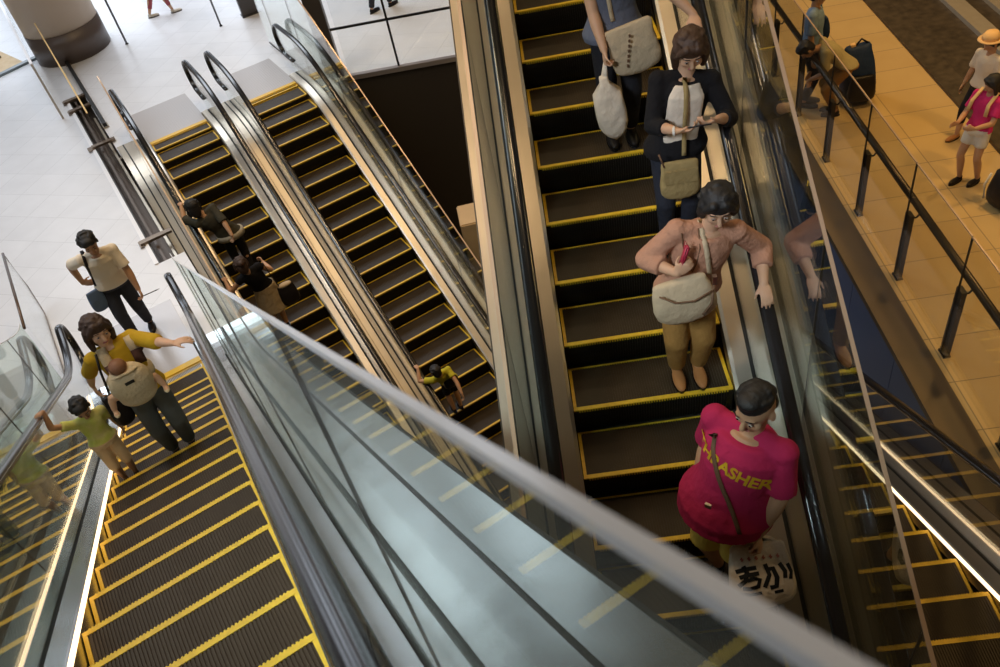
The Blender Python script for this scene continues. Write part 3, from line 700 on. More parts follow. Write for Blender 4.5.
        if top.get('open'):       # inner top showing under an open cardigan
            inn = top['open']; bm = bmesh.new(); ax, ay = mixx(.6)
            rr = []
            for t in (-.02, .15, .35, .6, .8, .95):
                wx = (.072 if t < .85 else .05)*H; c = T(t)+ay*((.048 if t < .9 else .030)*H*g**1.25+pad*.7+.004)
                rr.append((c, ax, ay, wx, .024*H))
            ring_loft(bm, rr, 18); o = link('inner_top', bm, inn, root, label=top.get('open_label')); finish(o, .009, 3, .5)
    if bottom:
        bm = bmesh.new(); ln = bottom.get('len', 1.9); w_ = bottom.get('w', 1.0)
        torso(bm, .022, -.14, .09, g*1.0)
        for hip, kn, an, f in legs:
            gq = sqrt(g); wq = .5+.5*w_; r0, r1, r2 = .054*H*gq, .039*H*gq*wq, .031*H*wq
            if ln <= 1: tube(bm, [hip, hip.lerp(kn, ln*.5), hip.lerp(kn, ln)], [r0, r0*.98, r0+(r1-r0)*ln*.6], 18)
            else:
                tube(bm, [hip, hip.lerp(kn, .5), kn], [r0, (r0+r1)/2, r1], 18); ell(bm, kn, (r1, r1, r1)); tube(bm, [kn, kn.lerp(an, (ln-1)*.5), kn.lerp(an, (ln-1))], [r1, (r1+r2)/2, r2], 18)
        if bottom.get('skirt'):
            a = pelv+V(0, 0, .05*H); ring_loft(bm, [(a, hx, hy, .10*H*g+.01, .075*H*g+.01), (pelv-V(0, 0, .08*H), hx, hy, .125*H*g, .10*H*g), (pelv-V(0, 0, bottom['skirt']*H), hx, hy, .15*H*g, .125*H*g)], 24)
        o = link(bottom.get('name', 'trousers'), bm, bottom['m'], root); finish(o, .010 if detail else .016, 3, .5)
    if shoes:
        for hip, kn, an, f in legs:
            bm = bmesh.new(); c = f+V(0, .035*k, 0)
            ell(bm, c+V(0, .015*k, .034*k), (.046*k, .125*k, .036*k), None, 16); ell(bm, c+V(0, -.075*k, .05*k), (.038*k, .048*k, .050*k), None, 14)
            s = link('shoe', bm, shoes, root); finish(s, .010, 2, .5)
            for v in s.data.vertices: v.co.z = max(v.co.z, f.z+.004)
            bm = bmesh.new(); ring_loft(bm, [(c+V(0, .0, .0), hx, hy, .047*k, .132*k), (c+V(0, .0, .016*k), hx, hy, .049*k, .134*k)], 24); link('sole', bm, 'rubber', s)
    if hair:
        style, hm = hair; bm = bmesh.new()
        if style == 'short':
            ell(bm, hp(0, -.018, .042), (.083*kh, .096*kh, .084*kh), HM, 20); ell(bm, hp(0, -.050, -.005), (.076*kh, .056*kh, .078*kh), HM, 16); ell(bm, hp(0, .040, .086), (.062*kh, .048*kh, .034*kh), HM, 14); ell(bm, hp(.030, .066, .066), (.034*kh, .022*kh, .020*kh), HM, 10); ell(bm, hp(-.034, .062, .070), (.030*kh, .022*kh, .022*kh), HM, 10)
            for s in (1, -1): limb(bm, [hp(s*.070, .020, .045), hp(s*.078, .012, -.005)], [.022*kh, .012*kh], 8)
        elif style == 'crop':      # shaved sides, thick top
            ell(bm, hp(0, -.012, .062), (.072*kh, .090*kh, .066*kh), HM, 20); ell(bm, hp(0, -.055, .01), (.070*kh, .046*kh, .060*kh), HM, 16); ell(bm, hp(0, .030, .098), (.054*kh, .050*kh, .030*kh), HM, 14)
        else:
            ell(bm, hp(0, -.016, .040), (.090*kh, .101*kh, .090*kh), HM, 22)
            lenb = {'bob': .115, 'long': .20, 'bun': .06, 'tied': .05}[style]
            for s in (1, -1):
                limb(bm, [hp(s*.070, .010, .035), hp(s*.084, .008, -.030), hp(s*.078, .012, -lenb)], [.034*kh, .027*kh, .020*kh], 12)
                limb(bm, [hp(s*.030, .062, .078), hp(s*.066, .054, .040), hp(s*.080, .036, .0)], [.026*kh, .018*kh, .014*kh], 10)
            ell(bm, hp(0, -.052, -.02), (.080*kh, .060*kh, (.085+lenb*.45)*kh), HM, 18)
            if style == 'bob': ell(bm, hp(0, .055, .074), (.062*kh, .030*kh, .028*kh), HM, 12)
            if style == 'bun': ell(bm, hp(0, -.115, .050), (.045*kh, .042*kh, .045*kh), HM, 14)
            if style == 'tied': limb(bm, [hp(0, -.10, .0), hp(0, -.135, -.05), hp(0, -.12, -.14)], [.028*kh, .030*kh, .016*kh], 10)
        rnd = random.Random(len(label)*7+int(H*100))
        for i in range(26):
            a = rnd.uniform(0, 2*pi); e = rnd.uniform(.15, 1.35); rr = (.086 if style == 'crop' else .094)
            x, y, zz = rr*cos(e)*cos(a), rr*1.06*cos(e)*sin(a)-.016, rr*sin(e)+.034
            if y > .02 and zz < .075: continue
            if style == 'crop' and zz < .06: continue
            ell(bm, hp(x*.93, y*.93, zz*.97), (rnd.uniform(.012, .022)*kh, rnd.uniform(.018, .034)*kh, rnd.uniform(.010, .018)*kh), HM @ Matrix.Rotation(a, 3, 'Z'), 8)
        o = link('hair', bm, hm, root); finish(o, .006 if detail else .012, 1, .5)
    return root, J

def strap(bm, pts, w=.018, t=.003, nrm=None):
    """flat ribbon through points (local to whatever it is parented to)"""
    pts = [Vector(p) for p in pts]; rings = []
    for i, p in enumerate(pts):
        d = (pts[min(i+1, len(pts)-1)]-pts[max(i-1, 0)]).normalized(); n = (nrm[i] if nrm else V(0, 1, .2)); s = d.cross(n).normalized(); n2 = s.cross(d).normalized()
        rings.append([bm.verts.new(p+s*a+n2*b) for a, b in ((w, -t), (w, t), (-w, t), (-w, -t))])
    for a, b in zip(rings, rings[1:]):
        for q in range(4): bm.faces.new((a[q], a[(q+1) % 4], b[(q+1) % 4], b[q]))
    bm.faces.new(rings[0][::-1]); bm.faces.new(rings[-1]); bmesh.ops.recalc_face_normals(bm, faces=bm.faces[:])
def pouch(bm, c, M3, w, h, d, sag=.15, n=24, topw=.85):
    """soft bag body: w wide (x), h high (z), d deep (y)"""
    rings = []
    X, Yv, Zv = M3.col[0].copy(), M3.col[1].copy(), M3.col[2].copy()
    for u in (-.5, -.46, -.38, -.2, 0, .2, .38, .46, .5):
        f = {-.5: .70, -.46: .88, -.38: 1.0, -.2: 1.04, 0: 1.0, .2: .95, .38: topw+.02, .46: topw, .5: topw*.9}[u]; g_ = {-.5: .55, -.46: .85, -.38: 1.0, -.2: 1.1, 0: 1.05, .2: .85, .38: .55, .46: .4, .5: .25}[u]
        cc = c+Zv*(u*h); ring = []
        for k in range(n):
            a = 2*pi*k/n; ca, sa = cos(a), sin(a); e = .6
            px = (abs(ca)**e)*(1 if ca >= 0 else -1)*w/2*f; py = (abs(sa)**e)*(1 if sa >= 0 else -1)*d/2*g_
            ring.append(bm.verts.new(cc+X*px+Yv*py-Zv*(sag*h*.25*(1-abs(ca)) if u < 0 else 0)))
        rings.append(ring)
    for a, b in zip(rings, rings[1:]):
        for k in range(n): bm.faces.new((a[k], a[(k+1) % n], b[(k+1) % n], b[k]))
    bm.faces.new(rings[0][::-1]); bm.faces.new(rings[-1])
def bag_root(name, label, cat, J, p):
    """an Empty with the same orientation as the wearer, at local point p"""
    rz = J['rz']; w = J['R']+Matrix.Rotation(rz, 3, 'Z') @ Vector(p); o = empty(name, w, rz); tag(o, label, cat); return o
def tread(fr, up, k): return fr.P.z+.2338*k*up
# ------------------------------------------------------------------ who is where
def proj(P):
    c = P-CAM; z = c.dot(FWD); return (500+FPX*c.dot(RIGHT)/z, 333.5+FPX*c.dot(DOWN)/z)
def rail_pt(fr, up, s, py, zo=.925):
    lo, hi = -12., 8.
    for _ in range(40):
        m = (lo+hi)/2
        if proj(fr.w(m, s, fr.P.z+T30*up*m+zo))[1] < py: lo = m
        else: hi = m
    return fr.w(m, s, fr.P.z+T30*up*m+zo)
RAILH = lambda fr, up: (fr.h+V(0, 0, T30*up)).normalized()
R_E3, R_E1, W4 = .148, .148, 1.04
DN = V(0, 0, -1)
# cloth colours
cloth('knit_pink', (.46, .235, .145), .95, .6, 22); cloth('trousers_tan', (.33, .17, .045), .8, .6, 14); cloth('tee_magenta', (.46, .02, .085), .85, .6, 10)
cloth('shorts_yellow', (.72, .52, .10), .85, .5); cloth('cardigan_black', (.010, .009, .010), .9, .5); cloth('tee_white', (.72, .62, .50), .85, .6, 12)
cloth('jeans_dark', (.022, .024, .034), .8, .5); cloth('top_bluegrey', (.13, .14, .18), .85, .6, 12); cloth('black_trousers', (.014, .013, .016), .8, .5)
cloth('mustard', (.50, .31, .015), .85, .6, 10); cloth('trousers_grey', (.105, .105, .092), .8, .6, 12); cloth('tee_lime', (.62, .68, .12), .85, .5, 14, var=(9, (.85, .72, .45), .6))
cloth('shorts_beige', (.74, .54, .32), .85, .5); cloth('shirt_cream', (.86, .76, .60), .85, .6, 12); cloth('trousers_navy', (.030, .032, .042), .8, .5)
cloth('top_olive', (.055, .050, .034), .85, .6); cloth('hem_pale', (.42, .38, .30), .85, .5); cloth('tee_yellow', (.50, .44, .03), .85, .5); cloth('skirt_tan', (.38, .29, .17), .85, .6)
cloth('canvas', (.54, .42, .27), .9, .5, 16); cloth('canvas_olive', (.33, .24, .10), .9, .5, 18); cloth('strap_brown', (.16, .09, .05), .7, .2); cloth('carrier_cream', (.62, .49, .30), .9, .5, 30)
cloth('carrier_brown', (.10, .045, .03), .8, .3); cloth('plastic_white', (.74, .62, .48), .45, .9, 9); cloth('shoe_tan', (.46, .20, .07), .5, .2); cloth('shoe_black', (.015, .012, .012), .4, .2)
cloth('trousers_red', (.40, .10, .12), .85, .4); cloth('tee_blue', (.22, .32, .46), .85, .5); cloth('top_beige', (.42, .36, .20), .85, .5); cloth('tee_pink', (.62, .03, .16), .85, .5); cloth('shorts_white', (.70, .66, .58), .8, .4)
cloth('bag_navy', (.015, .035, .10), .6, .6, 9); cloth('hat_straw', (.80, .52, .24), .8, .3); mat('graphic_yellow', (.95, .66, .03), .6); mat('ink_black', (.01, .01, .01), .6); mat('phone', (.02, .02, .025), .2); mat('ink_pink', (.60, .20, .16), .7)
mat('metal_small', (.6, .55, .5), .3, 1.0); mat('red_thing', (.42, .02, .05), .5)
def face_text(name, txt, size, m, parent, origin, xdir, ydir, thick=.0015, bend=0.):
    """letters as real thin geometry, laid on a surface"""
    cu = bpy.data.curves.new(name, 'FONT'); cu.body = txt; cu.size = size; cu.extrude = thick; cu.align_x = 'CENTER'; cu.offset = size*.035
    to = bpy.data.objects.new(name, cu); COL.objects.link(to); bpy.context.evaluated_depsgraph_get().update()
    me = bpy.data.meshes.new_from_object(to.evaluated_get(bpy.context.evaluated_depsgraph_get())); bpy.data.objects.remove(to)
    me.materials.clear(); me.materials.append(MATS[m])
    X = xdir.normalized(); Z = X.cross(ydir).normalized(); Yv = Z.cross(X)
    for v in me.vertices:
        x, y, z = v.co; v.co = origin+X*x+Yv*(y+bend*x*x)+Z*z
    o = bpy.data.objects.new(name, me); COL.objects.link(o); o.parent = parent; return o
def snap(o, target, dirn, off=.003):
    """drop every vertex of o along dirn onto target (both in one parent's space)"""
    from mathutils.bvhtree import BVHTree
    bv = BVHTree.FromPolygons([v.co.copy() for v in target.data.vertices], [p.vertices[:] for p in target.data.polygons])
    for v in o.data.vertices:
        h = bv.ray_cast(v.co-dirn*.35, dirn)
        if h[0] is None: h = bv.find_nearest(v.co)
        v.co = h[0]-dirn*off
def body_pts(J, pts): return pts
def surf_path(target, pts, dirs, off=.006):
    from mathutils.bvhtree import BVHTree
    bv = BVHTree.FromPolygons([v.co.copy() for v in target.data.vertices], [p.vertices[:] for p in target.data.polygons]); out = []
    for p, d in zip(pts, dirs):
        d = d.normalized(); h = bv.ray_cast(p-d*.5, d); out.append((h[0]-d*off) if h[0] is not None else p)
    return out
def cross_strap(name, parent, J, a, b, m, w=.016, n=14, back=True, off_=.008):
    """shoulder strap from neck-side point a to hip-side point b across the front of the top (person space)"""
    pts = [a.lerp(b, i/(n-1)) for i in range(n)]; P = surf_path(J['top'], pts, [V(0, -1, 0)]*n, off_)
    off = J['root'].location-parent.location; Rm = Matrix.Rotation(-J['rz'], 3, 'Z'); o3 = Rm @ off
    if back: P = [a+V(0, -.10, -.06), a+V(0, -.03, .045)]+P
    bm = bmesh.new(); strap(bm, [p+o3 for p in P], w, .003); return link(name, bm, m, parent, True)

# ---- woman in the pink knit on E3
z = tread(F3, -1, 7); R = F3.w(2.66, -.27, z); hand_w = rail_pt(F3, -1, R_E3, 298)
hd = CAM+ray(719, 200)*1; hd = on_z(718, 206, z+1.50)
A, JA = person('woman in a pink knit top and tan trousers, hand on the rail', R, F3.h, 1.60, girth=1.22, sk='skin_a',
    top=dict(m='knit_pink', hem=-.0, sleeve=1.55, loose=1.7, pad=.026, g=1.0), bottom=dict(m='trousers_tan', len=1.88, w=1.35), shoes='shoe_tan', hair=('tied', 'hair_black'), head=hd, look=F3.h*1.0-F3.s*.12+DN*.30,
    armL=dict(w=hand_w+V(0, 0, .045)-RAILH(F3, -1)*.06, d=RAILH(F3, -1), n=DN, curl=.35, pole=(-1, -.5, -.2)),
    armR=dict(wl=(.10, .235, 1.15), d=V(0, 0, .6)+F3.s*.5+F3.h*.2, n=-F3.h*.6+F3.s*.3, curl=.9, pole=(2.4, -.2, -1.2)), sh_w=1.08)
b = bag_root('shoulder_bag', 'cream canvas shoulder bag hanging at the hip of the woman in the pink top', 'bag', JA, (.07, .25, .97))
bm = bmesh.new(); Mb = Matrix.Rotation(.18, 3, 'Y'); pouch(bm, V(0, 0, 0), Mb, .37, .28, .14, .5); link('bag_body', bm, 'canvas', b, True)
bm = bmesh.new(); tube(bm, [V(-.16, .075, .085), V(-.05, .09, .035), V(.06, .09, .04), V(.15, .07, .09)], .006, 6); link('zip', bm, 'strap_brown', b, True)
bm = bmesh.new(); box(bm, -.19, -.165, .02, .05, .10, .16); link('buckle', bm, 'metal_small', b)
bm = bmesh.new(); tube(bm, [V(-.17, .05, .10), V(-.15, .09, .0), V(-.10, .095, -.08)], .009, 6); link('loose_strap', bm, 'strap_brown', b, True)
cross_strap('strap', b, JA, V(-.07, .10, 1.34), V(-.10, .3, 1.06), 'canvas', .014)
P = surf_path(JA['top'], [V(.05, .1, 1.36), V(.045, .1, 1.27), V(.02, .1, 1.16), V(.0, .1, 1.10), V(-.02, .1, 1.16), V(-.045, .1, 1.27), V(-.05, .1, 1.36)], [V(0, -1, 0)]*7, .006)
bm = bmesh.new(); tube(bm, P, .0035, 6); link('necklace', bm, 'strap_brown', A, True)
o = empty('red_pouch', JA['R']+V(0, 0, 0)); tag(o, 'small dark red item held at the shoulder by the woman in the pink top', 'pouch')
p = JA['wR']; o.location = A.location+Matrix.Rotation(JA['rz'], 3, 'Z') @ (p+V(-.04, .0, .10))
bm = bmesh.new(); box(bm, -.012, .012, -.02, .02, -.06, .09, Matrix.Rotation(.3, 4, 'Y')); bmesh.ops.bevel(bm, geom=[e for e in bm.edges], offset=.006, segments=2, affect='EDGES'); link('case', bm, 'red_thing', o, True)
bm = bmesh.new(); tube(bm, [V(0, 0, .08), V(.02, .02, .11), V(.03, 0, .08)], .003, 6); link('cord', bm, 'red_thing', o, True)

# ---- man in the magenta T-shirt on E3
z = tread(F3, -1, 10); R = F3.w(3.84, -.27, z)
B, JB = person('heavy man in a magenta T-shirt with yellow lettering', R, F3.h-F3.s*.85, 1.80, girth=1.30, sk='skin_b',
    top=dict(m='tee_magenta', hem=-.16, sleeve=.85, loose=1.75, pad=.030, g=1.10, flare=.35), bottom=dict(m='shorts_yellow', len=.95, w=1.5, name='shorts'), shoes='shoe_black', hair=('crop', 'hair_black'),
    head=on_z(756, 408, z+1.65), look=F3.h*.62-F3.s*.75+DN*.22, yaw=.0, sh_w=1.08,
    armR=dict(w=on_z(697, 482, z+.92), d=DN+F3.h*.2, n=F3.s, curl=.75, pole=(.6, -1, 0)),
    armL=dict(w=on_z(758, 534, z+.88), d=DN*.8+F3.h*.5, n=-F3.s*.6-F3.h*.4, curl=1.1, pole=(-1, -.6, 0)))
RB = Matrix.Rotation(radians(40), 3, 'Z') @ Matrix.Rotation(.75, 3, 'X')
tx = face_text('lettering', 'THRASHER', .094, 'graphic_yellow', B, V(0, .3, 0), V(-1, 0, 0), V(0, 0, 1), .002, -1.1)
ctr = JB['pel'].lerp(JB['nb'], .77)
q0 = Matrix.Rotation(-.22, 3, 'Y')
for v in tx.data.vertices: v.co = q0 @ (v.co-V(0, .3, 0))+V(-.03, .3, ctr.z-.02)
snap(tx, JB['top'], V(0, -1, 0), .004)
sb = bag_root('sling_strap', 'brown sling strap across the magenta T-shirt', 'strap', JB, (0, .2, 1.2))
cross_strap('band', sb, JB, V(.09, .1, 1.46), V(-.17, .2, .98), 'strap_brown', .013)
bm = bmesh.new(); box(bm, -.018, .018, .055, .07, -.05, -.02); link('buckle', bm, 'metal_small', sb)
# his plastic carrier bag
hw = JB['wL']; b = bag_root('carrier_bag', 'white plastic carrier bag with black brush characters held by the man in magenta', 'bag', JB, hw+Matrix.Rotation(radians(40), 3, 'Z') @ V(.0, .10, -.24))
bm = bmesh.new(); pouch(bm, V(0, 0, 0), RB, .36, .34, .11, .3, topw=.85); pb = link('bag_body', bm, 'plastic_white', b, True)
bm = bmesh.new()
for s in (1, -1): tube(bm, [RB @ V(s*.12, 0, .14), RB @ V(s*.08, 0, .19), Matrix.Rotation(radians(40), 3, 'Z') @ V(0, -.10, .22)], [.022, .014, .010], 8, .35)
link('handle', bm, 'plastic_white', b, True)
# brush strokes: two heavy characters and a row of small pink ones above
def stroke(bm, pts, w): tube(bm, [V(x, .22, y) for x, y in pts], w, 6, .25, up=V(0, 1, 0))
bm = bmesh.new(); c = .012
for pts, w in (([(.145, .055), (.10, .065), (.03, .070)], c), ([(.13, .02), (.09, .032), (.02, .036)], c), ([(.10, .085), (.085, .05), (.10, .0), (.14, -.03)], c*1.1), ([(.09, .0), (.05, .01), (.02, .0), (.035, -.04), (.08, -.05), (.12, -.045)], c),
               ([(-.02, .05), (-.06, .055), (-.075, .0), (-.065, -.05), (-.03, -.055)], c*1.15), ([(-.02, .085), (-.035, .02), (.0, -.05)], c), ([(-.10, .08), (-.125, .03), (-.12, -.01)], c), ([(-.145, .07), (-.16, .02), (-.15, -.02)], c*.9),
               ([(.14, -.075), (.08, -.085), (.02, -.08)], c*.8), ([(-.05, -.085), (-.10, -.08)], c*.8)): stroke(bm, pts, w)
tb = link('brush_characters', bm, 'ink_black', pb)
bm = bmesh.new()
for i in range(6): x = .11-.04*i; stroke(bm, [(x, .125), (x-.018, .118)], .005); stroke(bm, [(x-.010, .134), (x-.008, .110)], .004)
tp = link('small_characters', bm, 'ink_pink', pb)
dn = (RB @ V(0, -1, 0))
for t_ in (tb, tp):
    for v in t_.data.vertices: v.co = RB @ V(v.co.x, v.co.y, v.co.z*.95-.02)
    snap(t_, pb, dn, .003)

# ---- woman in the black cardigan on E3
z = tread(F3, -1, 5); R = F3.w(1.78, -.16, z)
C_, JC = person('woman in a black cardigan over a white top, looking down at a phone', R, F3.h, 1.60, girth=1.10, sk='skin_a',
    top=dict(m='cardigan_black', hem=-.10, sleeve=1.55, loose=1.4, pad=.020, flare=.3, name='cardigan', open='tee_white', open_label='white round-neck top'), bottom=dict(m='jeans_dark', len=1.9, w=1.1), shoes='shoe_black', hair=('bob', 'hair_warm'),
    head=on_z(690, 50, z+1.49), look=F3.h*1.0-F3.s*.05+DN*.5,
    armR=dict(w=on_z(676, 131, z+1.13), d=F3.s*1.0+F3.h*.35+V(0, 0, .1), n=-F3.h*.4+V(0, 0, .9), curl=.55, pole=(1, -.5, -.5)),
    armL=dict(w=on_z(718, 119, z+1.14), d=-F3.s*1.0+F3.h*.35, n=-F3.h*.5+V(0, 0, .8), curl=.6, pole=(-1, -.5, -.5)))
ph = bag_root('phone', 'dark smartphone held in both hands by the woman in the black cardigan', 'phone', JC, (JC['wR']+JC['wL'])/2+V(0, .07, .035))
bm = bmesh.new(); box(bm, -.070, .070, -.034, .034, -.004, .004, Matrix.Rotation(.5, 4, 'X')); bmesh.ops.bevel(bm, geom=[e for e in bm.edges], offset=.003, segments=2, affect='EDGES'); cs = link('case', bm, 'phone', ph, True)
bm = bmesh.new(); box(bm, -.064, .064, -.030, .030, .0042, .0050, Matrix.Rotation(.5, 4, 'X')); link('screen', bm, mat('screen', (.10, .11, .13), .12), ph)
bm = bmesh.new(); bmesh.ops.create_cone(bm, segments=18, radius1=.030, radius2=.030, depth=.014, matrix=Matrix.Translation(JC['wR']-JC['dR']*.01) @ frame_to(JC['dR']).to_4x4()); link('wrist_band', bm, 'shorts_white', C_)
b = bag_root('shoulder_bag', 'small khaki shoulder bag hanging in front of the woman in the black cardigan', 'bag', JC, (.02, .25, .74))
bm = bmesh.new(); pouch(bm, V(0, 0, 0), Matrix.Identity(3), .25, .26, .10, .25, topw=.95); link('bag_body', bm, 'canvas_olive', b, True)
bm = bmesh.new(); box(bm, -.11, .11, .045, .062, -.005, .10); bmesh.ops.bevel(bm, geom=[e for e in bm.edges], offset=.006, segments=2, affect='EDGES'); link('flap', bm, 'canvas_olive', b)
bm = bmesh.new(); tube(bm, [V(.10, .02, .11), V(.13, .0, .20)], .006, 6); link('ring_tab', bm, 'strap_brown', b, True)
cross_strap('strap', b, JC, V(-.055, .12, 1.31), V(-.02, .3, .87), 'canvas_olive', .014, off_=.034)

# ---- woman at the top of E3, head out of frame
z = tread(F3, -1, 3); R = F3.w(1.00, -.42, z); hand_w = rail_pt(F3, -1, R_E3, 42)
D_, JD = person('woman in a blue-grey top and black trousers whose head is out of frame', R, F3.h, 1.64, girth=1.10, sk='skin_a',
    top=dict(m='top_bluegrey', hem=-.08, sleeve=.35, loose=1.3, pad=.022, flare=.35), bottom=dict(m='black_trousers', len=1.92, w=1.15), shoes='shoe_black', hair=('bob', 'hair_black'),
    armR=dict(w=on_z(604, 50, z+.86), d=DN+F3.h*.15, n=F3.s, curl=1.0, pole=(.5, -1, 0)),
    armL=dict(w=hand_w+V(0, 0, .045)-RAILH(F3, -1)*.08, d=RAILH(F3, -1), n=DN, curl=.4, pole=(-1, -.5, -.2)))
b = bag_root('plastic_bag', 'white plastic bag hanging from the right hand of the woman in the blue-grey top', 'bag', JD, JD['wR']+V(.0, .03, -.34))
bm = bmesh.new(); pouch(bm, V(0, 0, -.04), Matrix.Rotation(.12, 3, 'Y'), .21, .42, .13, .7, topw=.30); ring = link('bag_body', bm, 'plastic_white', b, True)
bm = bmesh.new(); tube(bm, [V(.02, 0, .12), V(.01, -.01, .20), V(0, -.02, .27)], [.035, .022, .012], 10, .6); link('handle', bm, 'plastic_white', b, True)
b = bag_root('tote_bag', 'cream canvas tote worn by the woman in the blue-grey top', 'bag', JD, (-.10, .20, .82))
bm = bmesh.new(); pouch(bm, V(0, 0, 0), Matrix.Rotation(.22, 3, 'Y'), .33, .34, .10, .2, topw=1.0); link('bag_body', bm, 'canvas', b, True)
bm = bmesh.new()
for i in range(7): box(bm, .02+.004*i, .035+.004*i, .060, .066, .10-.035*i, .12-.035*i)
link('stitched_marks', bm, 'strap_brown', b)
cross_strap('strap', b, JD, V(.06, .12, 1.36), V(.02, .3, 1.0), 'canvas', .014)

# ---- mustard woman with the baby on E1
z = Z_ = F1.P.z-.2338*7; R = F1.w(-2.64, -.42, z); hand_w = rail_pt(F1, 1, R_E1, 343, .925)
hd = on_z(97, 331, z+1.45)
E_, JE = person('woman in a loose mustard top and grey trousers carrying a baby, hand on the handrail', R, F1.h, 1.58, girth=1.0, sk='skin_c',
    top=dict(m='mustard', hem=.0, sleeve=1.05, loose=1.8, pad=.020), bottom=dict(m='trousers_grey', len=1.86, w=1.35), shoes='shoe_black', hair=('bob', 'hair_brown'), head=hd, look=F1.h*1.0+F1.s*.25+DN*.02, tilt=-.10,
    armL=dict(w=hand_w+V(0, 0, .04)-F1.s*.10, d=F1.s*1.0+F1.h*.3+V(0, 0, .0), n=DN, curl=.30, pole=(-.4, -.6, -1)),
    armR=dict(w=on_z(92, 386, z+.82), d=DN+F1.h*.4, n=F1.s, curl=.5, pole=(1, -1, 0)), sh_w=1.0)
ca = bag_root('baby_carrier', 'cream baby carrier with dark brown strap pads worn by the woman in mustard', 'baby carrier', JE, (.03, .18, 1.11))
o3 = V(.03, .18, 1.11)
bm = bmesh.new(); ell(bm, V(0, .035, -.02), (.165, .105, .185), None, 24); ell(bm, V(0, .02, -.14), (.15, .10, .11), None, 20); cb = link('panel', bm, 'carrier_cream', ca); finish(cb, .010, 3)
bm = bmesh.new(); box(bm, -.035, .035, .0, .006, -.013, .013); bx = link('patch', bm, 'ink_black', ca); 
for v in bx.data.vertices: v.co = v.co+V(0, .13, .055)
bm = bmesh.new(); ring_loft(bm, [(V(0, -.19, -.155), V(1, 0, 0), V(0, 1, 0), .185, .155), (V(0, -.19, -.095), V(1, 0, 0), V(0, 1, 0), .185, .155)], 28); link('waist_belt', bm, 'carrier_cream', ca, True)
for s, xo in ((1, .0), (-1, .0)):
    pts = [V(s*.10, .12, 1.10), V(s*.105, .12, 1.16), V(s*.11, .12, 1.23), V(s*.11, .10, 1.29)]
    P = surf_path(JE['top'], pts, [V(0, -1, 0)]*4, .022); P += [V(s*.11, -.02, JE['shR'].z+.075), V(s*.10, -.12, JE['shR'].z-.02)]
    bm = bmesh.new(); strap(bm, [p-o3 for p in P], .038, .012, [V(0, 1, .1)]*3+[V(0, 1, .8), V(0, .2, 1), V(0, -1, .3)]); link('shoulder_strap', bm, 'carrier_cream', ca, True)
    bm = bmesh.new(); strap(bm, [P[0]-o3+V(0, .014, 0), P[1]-o3+V(0, .014, 0), P[2]-o3+V(0, .014, -.01)], .040, .007, [V(0, 1, .1)]*3); link('strap_pad', bm, 'carrier_brown', ca, True)
bm = bmesh.new(); tube(bm, [V(.10, .06, .10), V(.05, .11, .13), V(-.05, .11, .13), V(-.10, .06, .10)], .012, 8); link('rim', bm, 'carrier_cream', ca, True)
# the baby in the carrier
br = bag_root('baby', 'baby with thin brown hair asleep in the cream carrier', 'baby', JE, (.04, .215, 1.10)); 
bm = bmesh.new(); ell(bm, V(.01, .0, .165), (.066, .072, .066), None, 20); ell(bm, V(.01, -.045, .135), (.045, .035, .04), None, 14); ell(bm, V(.075, -.005, .15), (.010, .018, .022)); ell(bm, V(-.055, -.005, .15), (.010, .018, .022))
ell(bm, V(0, -.005, .02), (.085, .068, .13), None, 18)
for s in (1, -1):
    limb(bm, [V(s*.06, .0, -.08), V(s*.175, .0, -.06), V(s*.20, .02, -.155)], [.042, .032, .022], 12); ell(bm, V(s*.20, .045, -.175), (.02, .038, .016)); limb(bm, [V(s*.07, .0, .08), V(s*.11, .02, .02)], [.026, .02])
bb = link('body', bm, 'skin_c', br); finish(bb, .008, 2)
bm = bmesh.new(); ell(bm, V(.01, .006, .178), (.068, .072, .062), None, 20); hh = link('hair', bm, mat('hair_baby', (.20, .085, .035), .6, bump=(70, .3, .01)), br); finish(hh, .008, 2)
for s in (1, -1):
    bm = bmesh.new(); ell(bm, V(s*.20, .05, -.185), (.023, .042, .018)); link('bootee', bm, 'carrier_cream', br, True)
mg = bag_root('shoulder_bag', 'black shoulder bag behind the right arm of the woman in mustard', 'bag', JE, (.24, .02, .78))
bm = bmesh.new(); pouch(bm, V(0, 0, 0), Matrix.Rotation(.1, 3, 'Z'), .16, .30, .12, .3); link('bag_body', bm, 'shoe_black', mg, True)
bm = bmesh.new(); tube(bm, [V(0, .05, .13), V(-.05, .03, .40), V(-.09, -.0, .545)], .010, 8); link('strap', bm, 'shoe_black', mg, True)

# ---- the small boy
z = F1.P.z-.2338*7; R = F1.w(-2.66, -.90, z); hand_w = rail_pt(F1, 1, -W4-.148, 418, .925)
F_, JF = person('small boy in a lime T-shirt and beige shorts reaching for the handrail', R, F1.h*1+F1.s*.15, 1.02, girth=1.05, hs=1.36, sk='skin_b',
    top=dict(m='tee_lime', hem=-.05, sleeve=.6, loose=1.4, pad=.010), bottom=dict(m='shorts_beige', len=1.12, w=1.25, name='shorts'), shoes='shoe_black', hair=('short', 'hair_black'), head=on_z(81, 408, z+.92), look=F1.h*1.0+DN*.55, tilt=.05,
    armR=dict(w=hand_w+V(0, 0, .02)+F1.s*.07, d=-F1.s+F1.h*.1, n=DN, curl=.5, pole=(.3, .3, -1)),
    armL=dict(w=on_z(122, 427, z+.47), d=DN+F1.h*.1, n=-F1.s, curl=.5, pole=(-1, -.8, 0)))

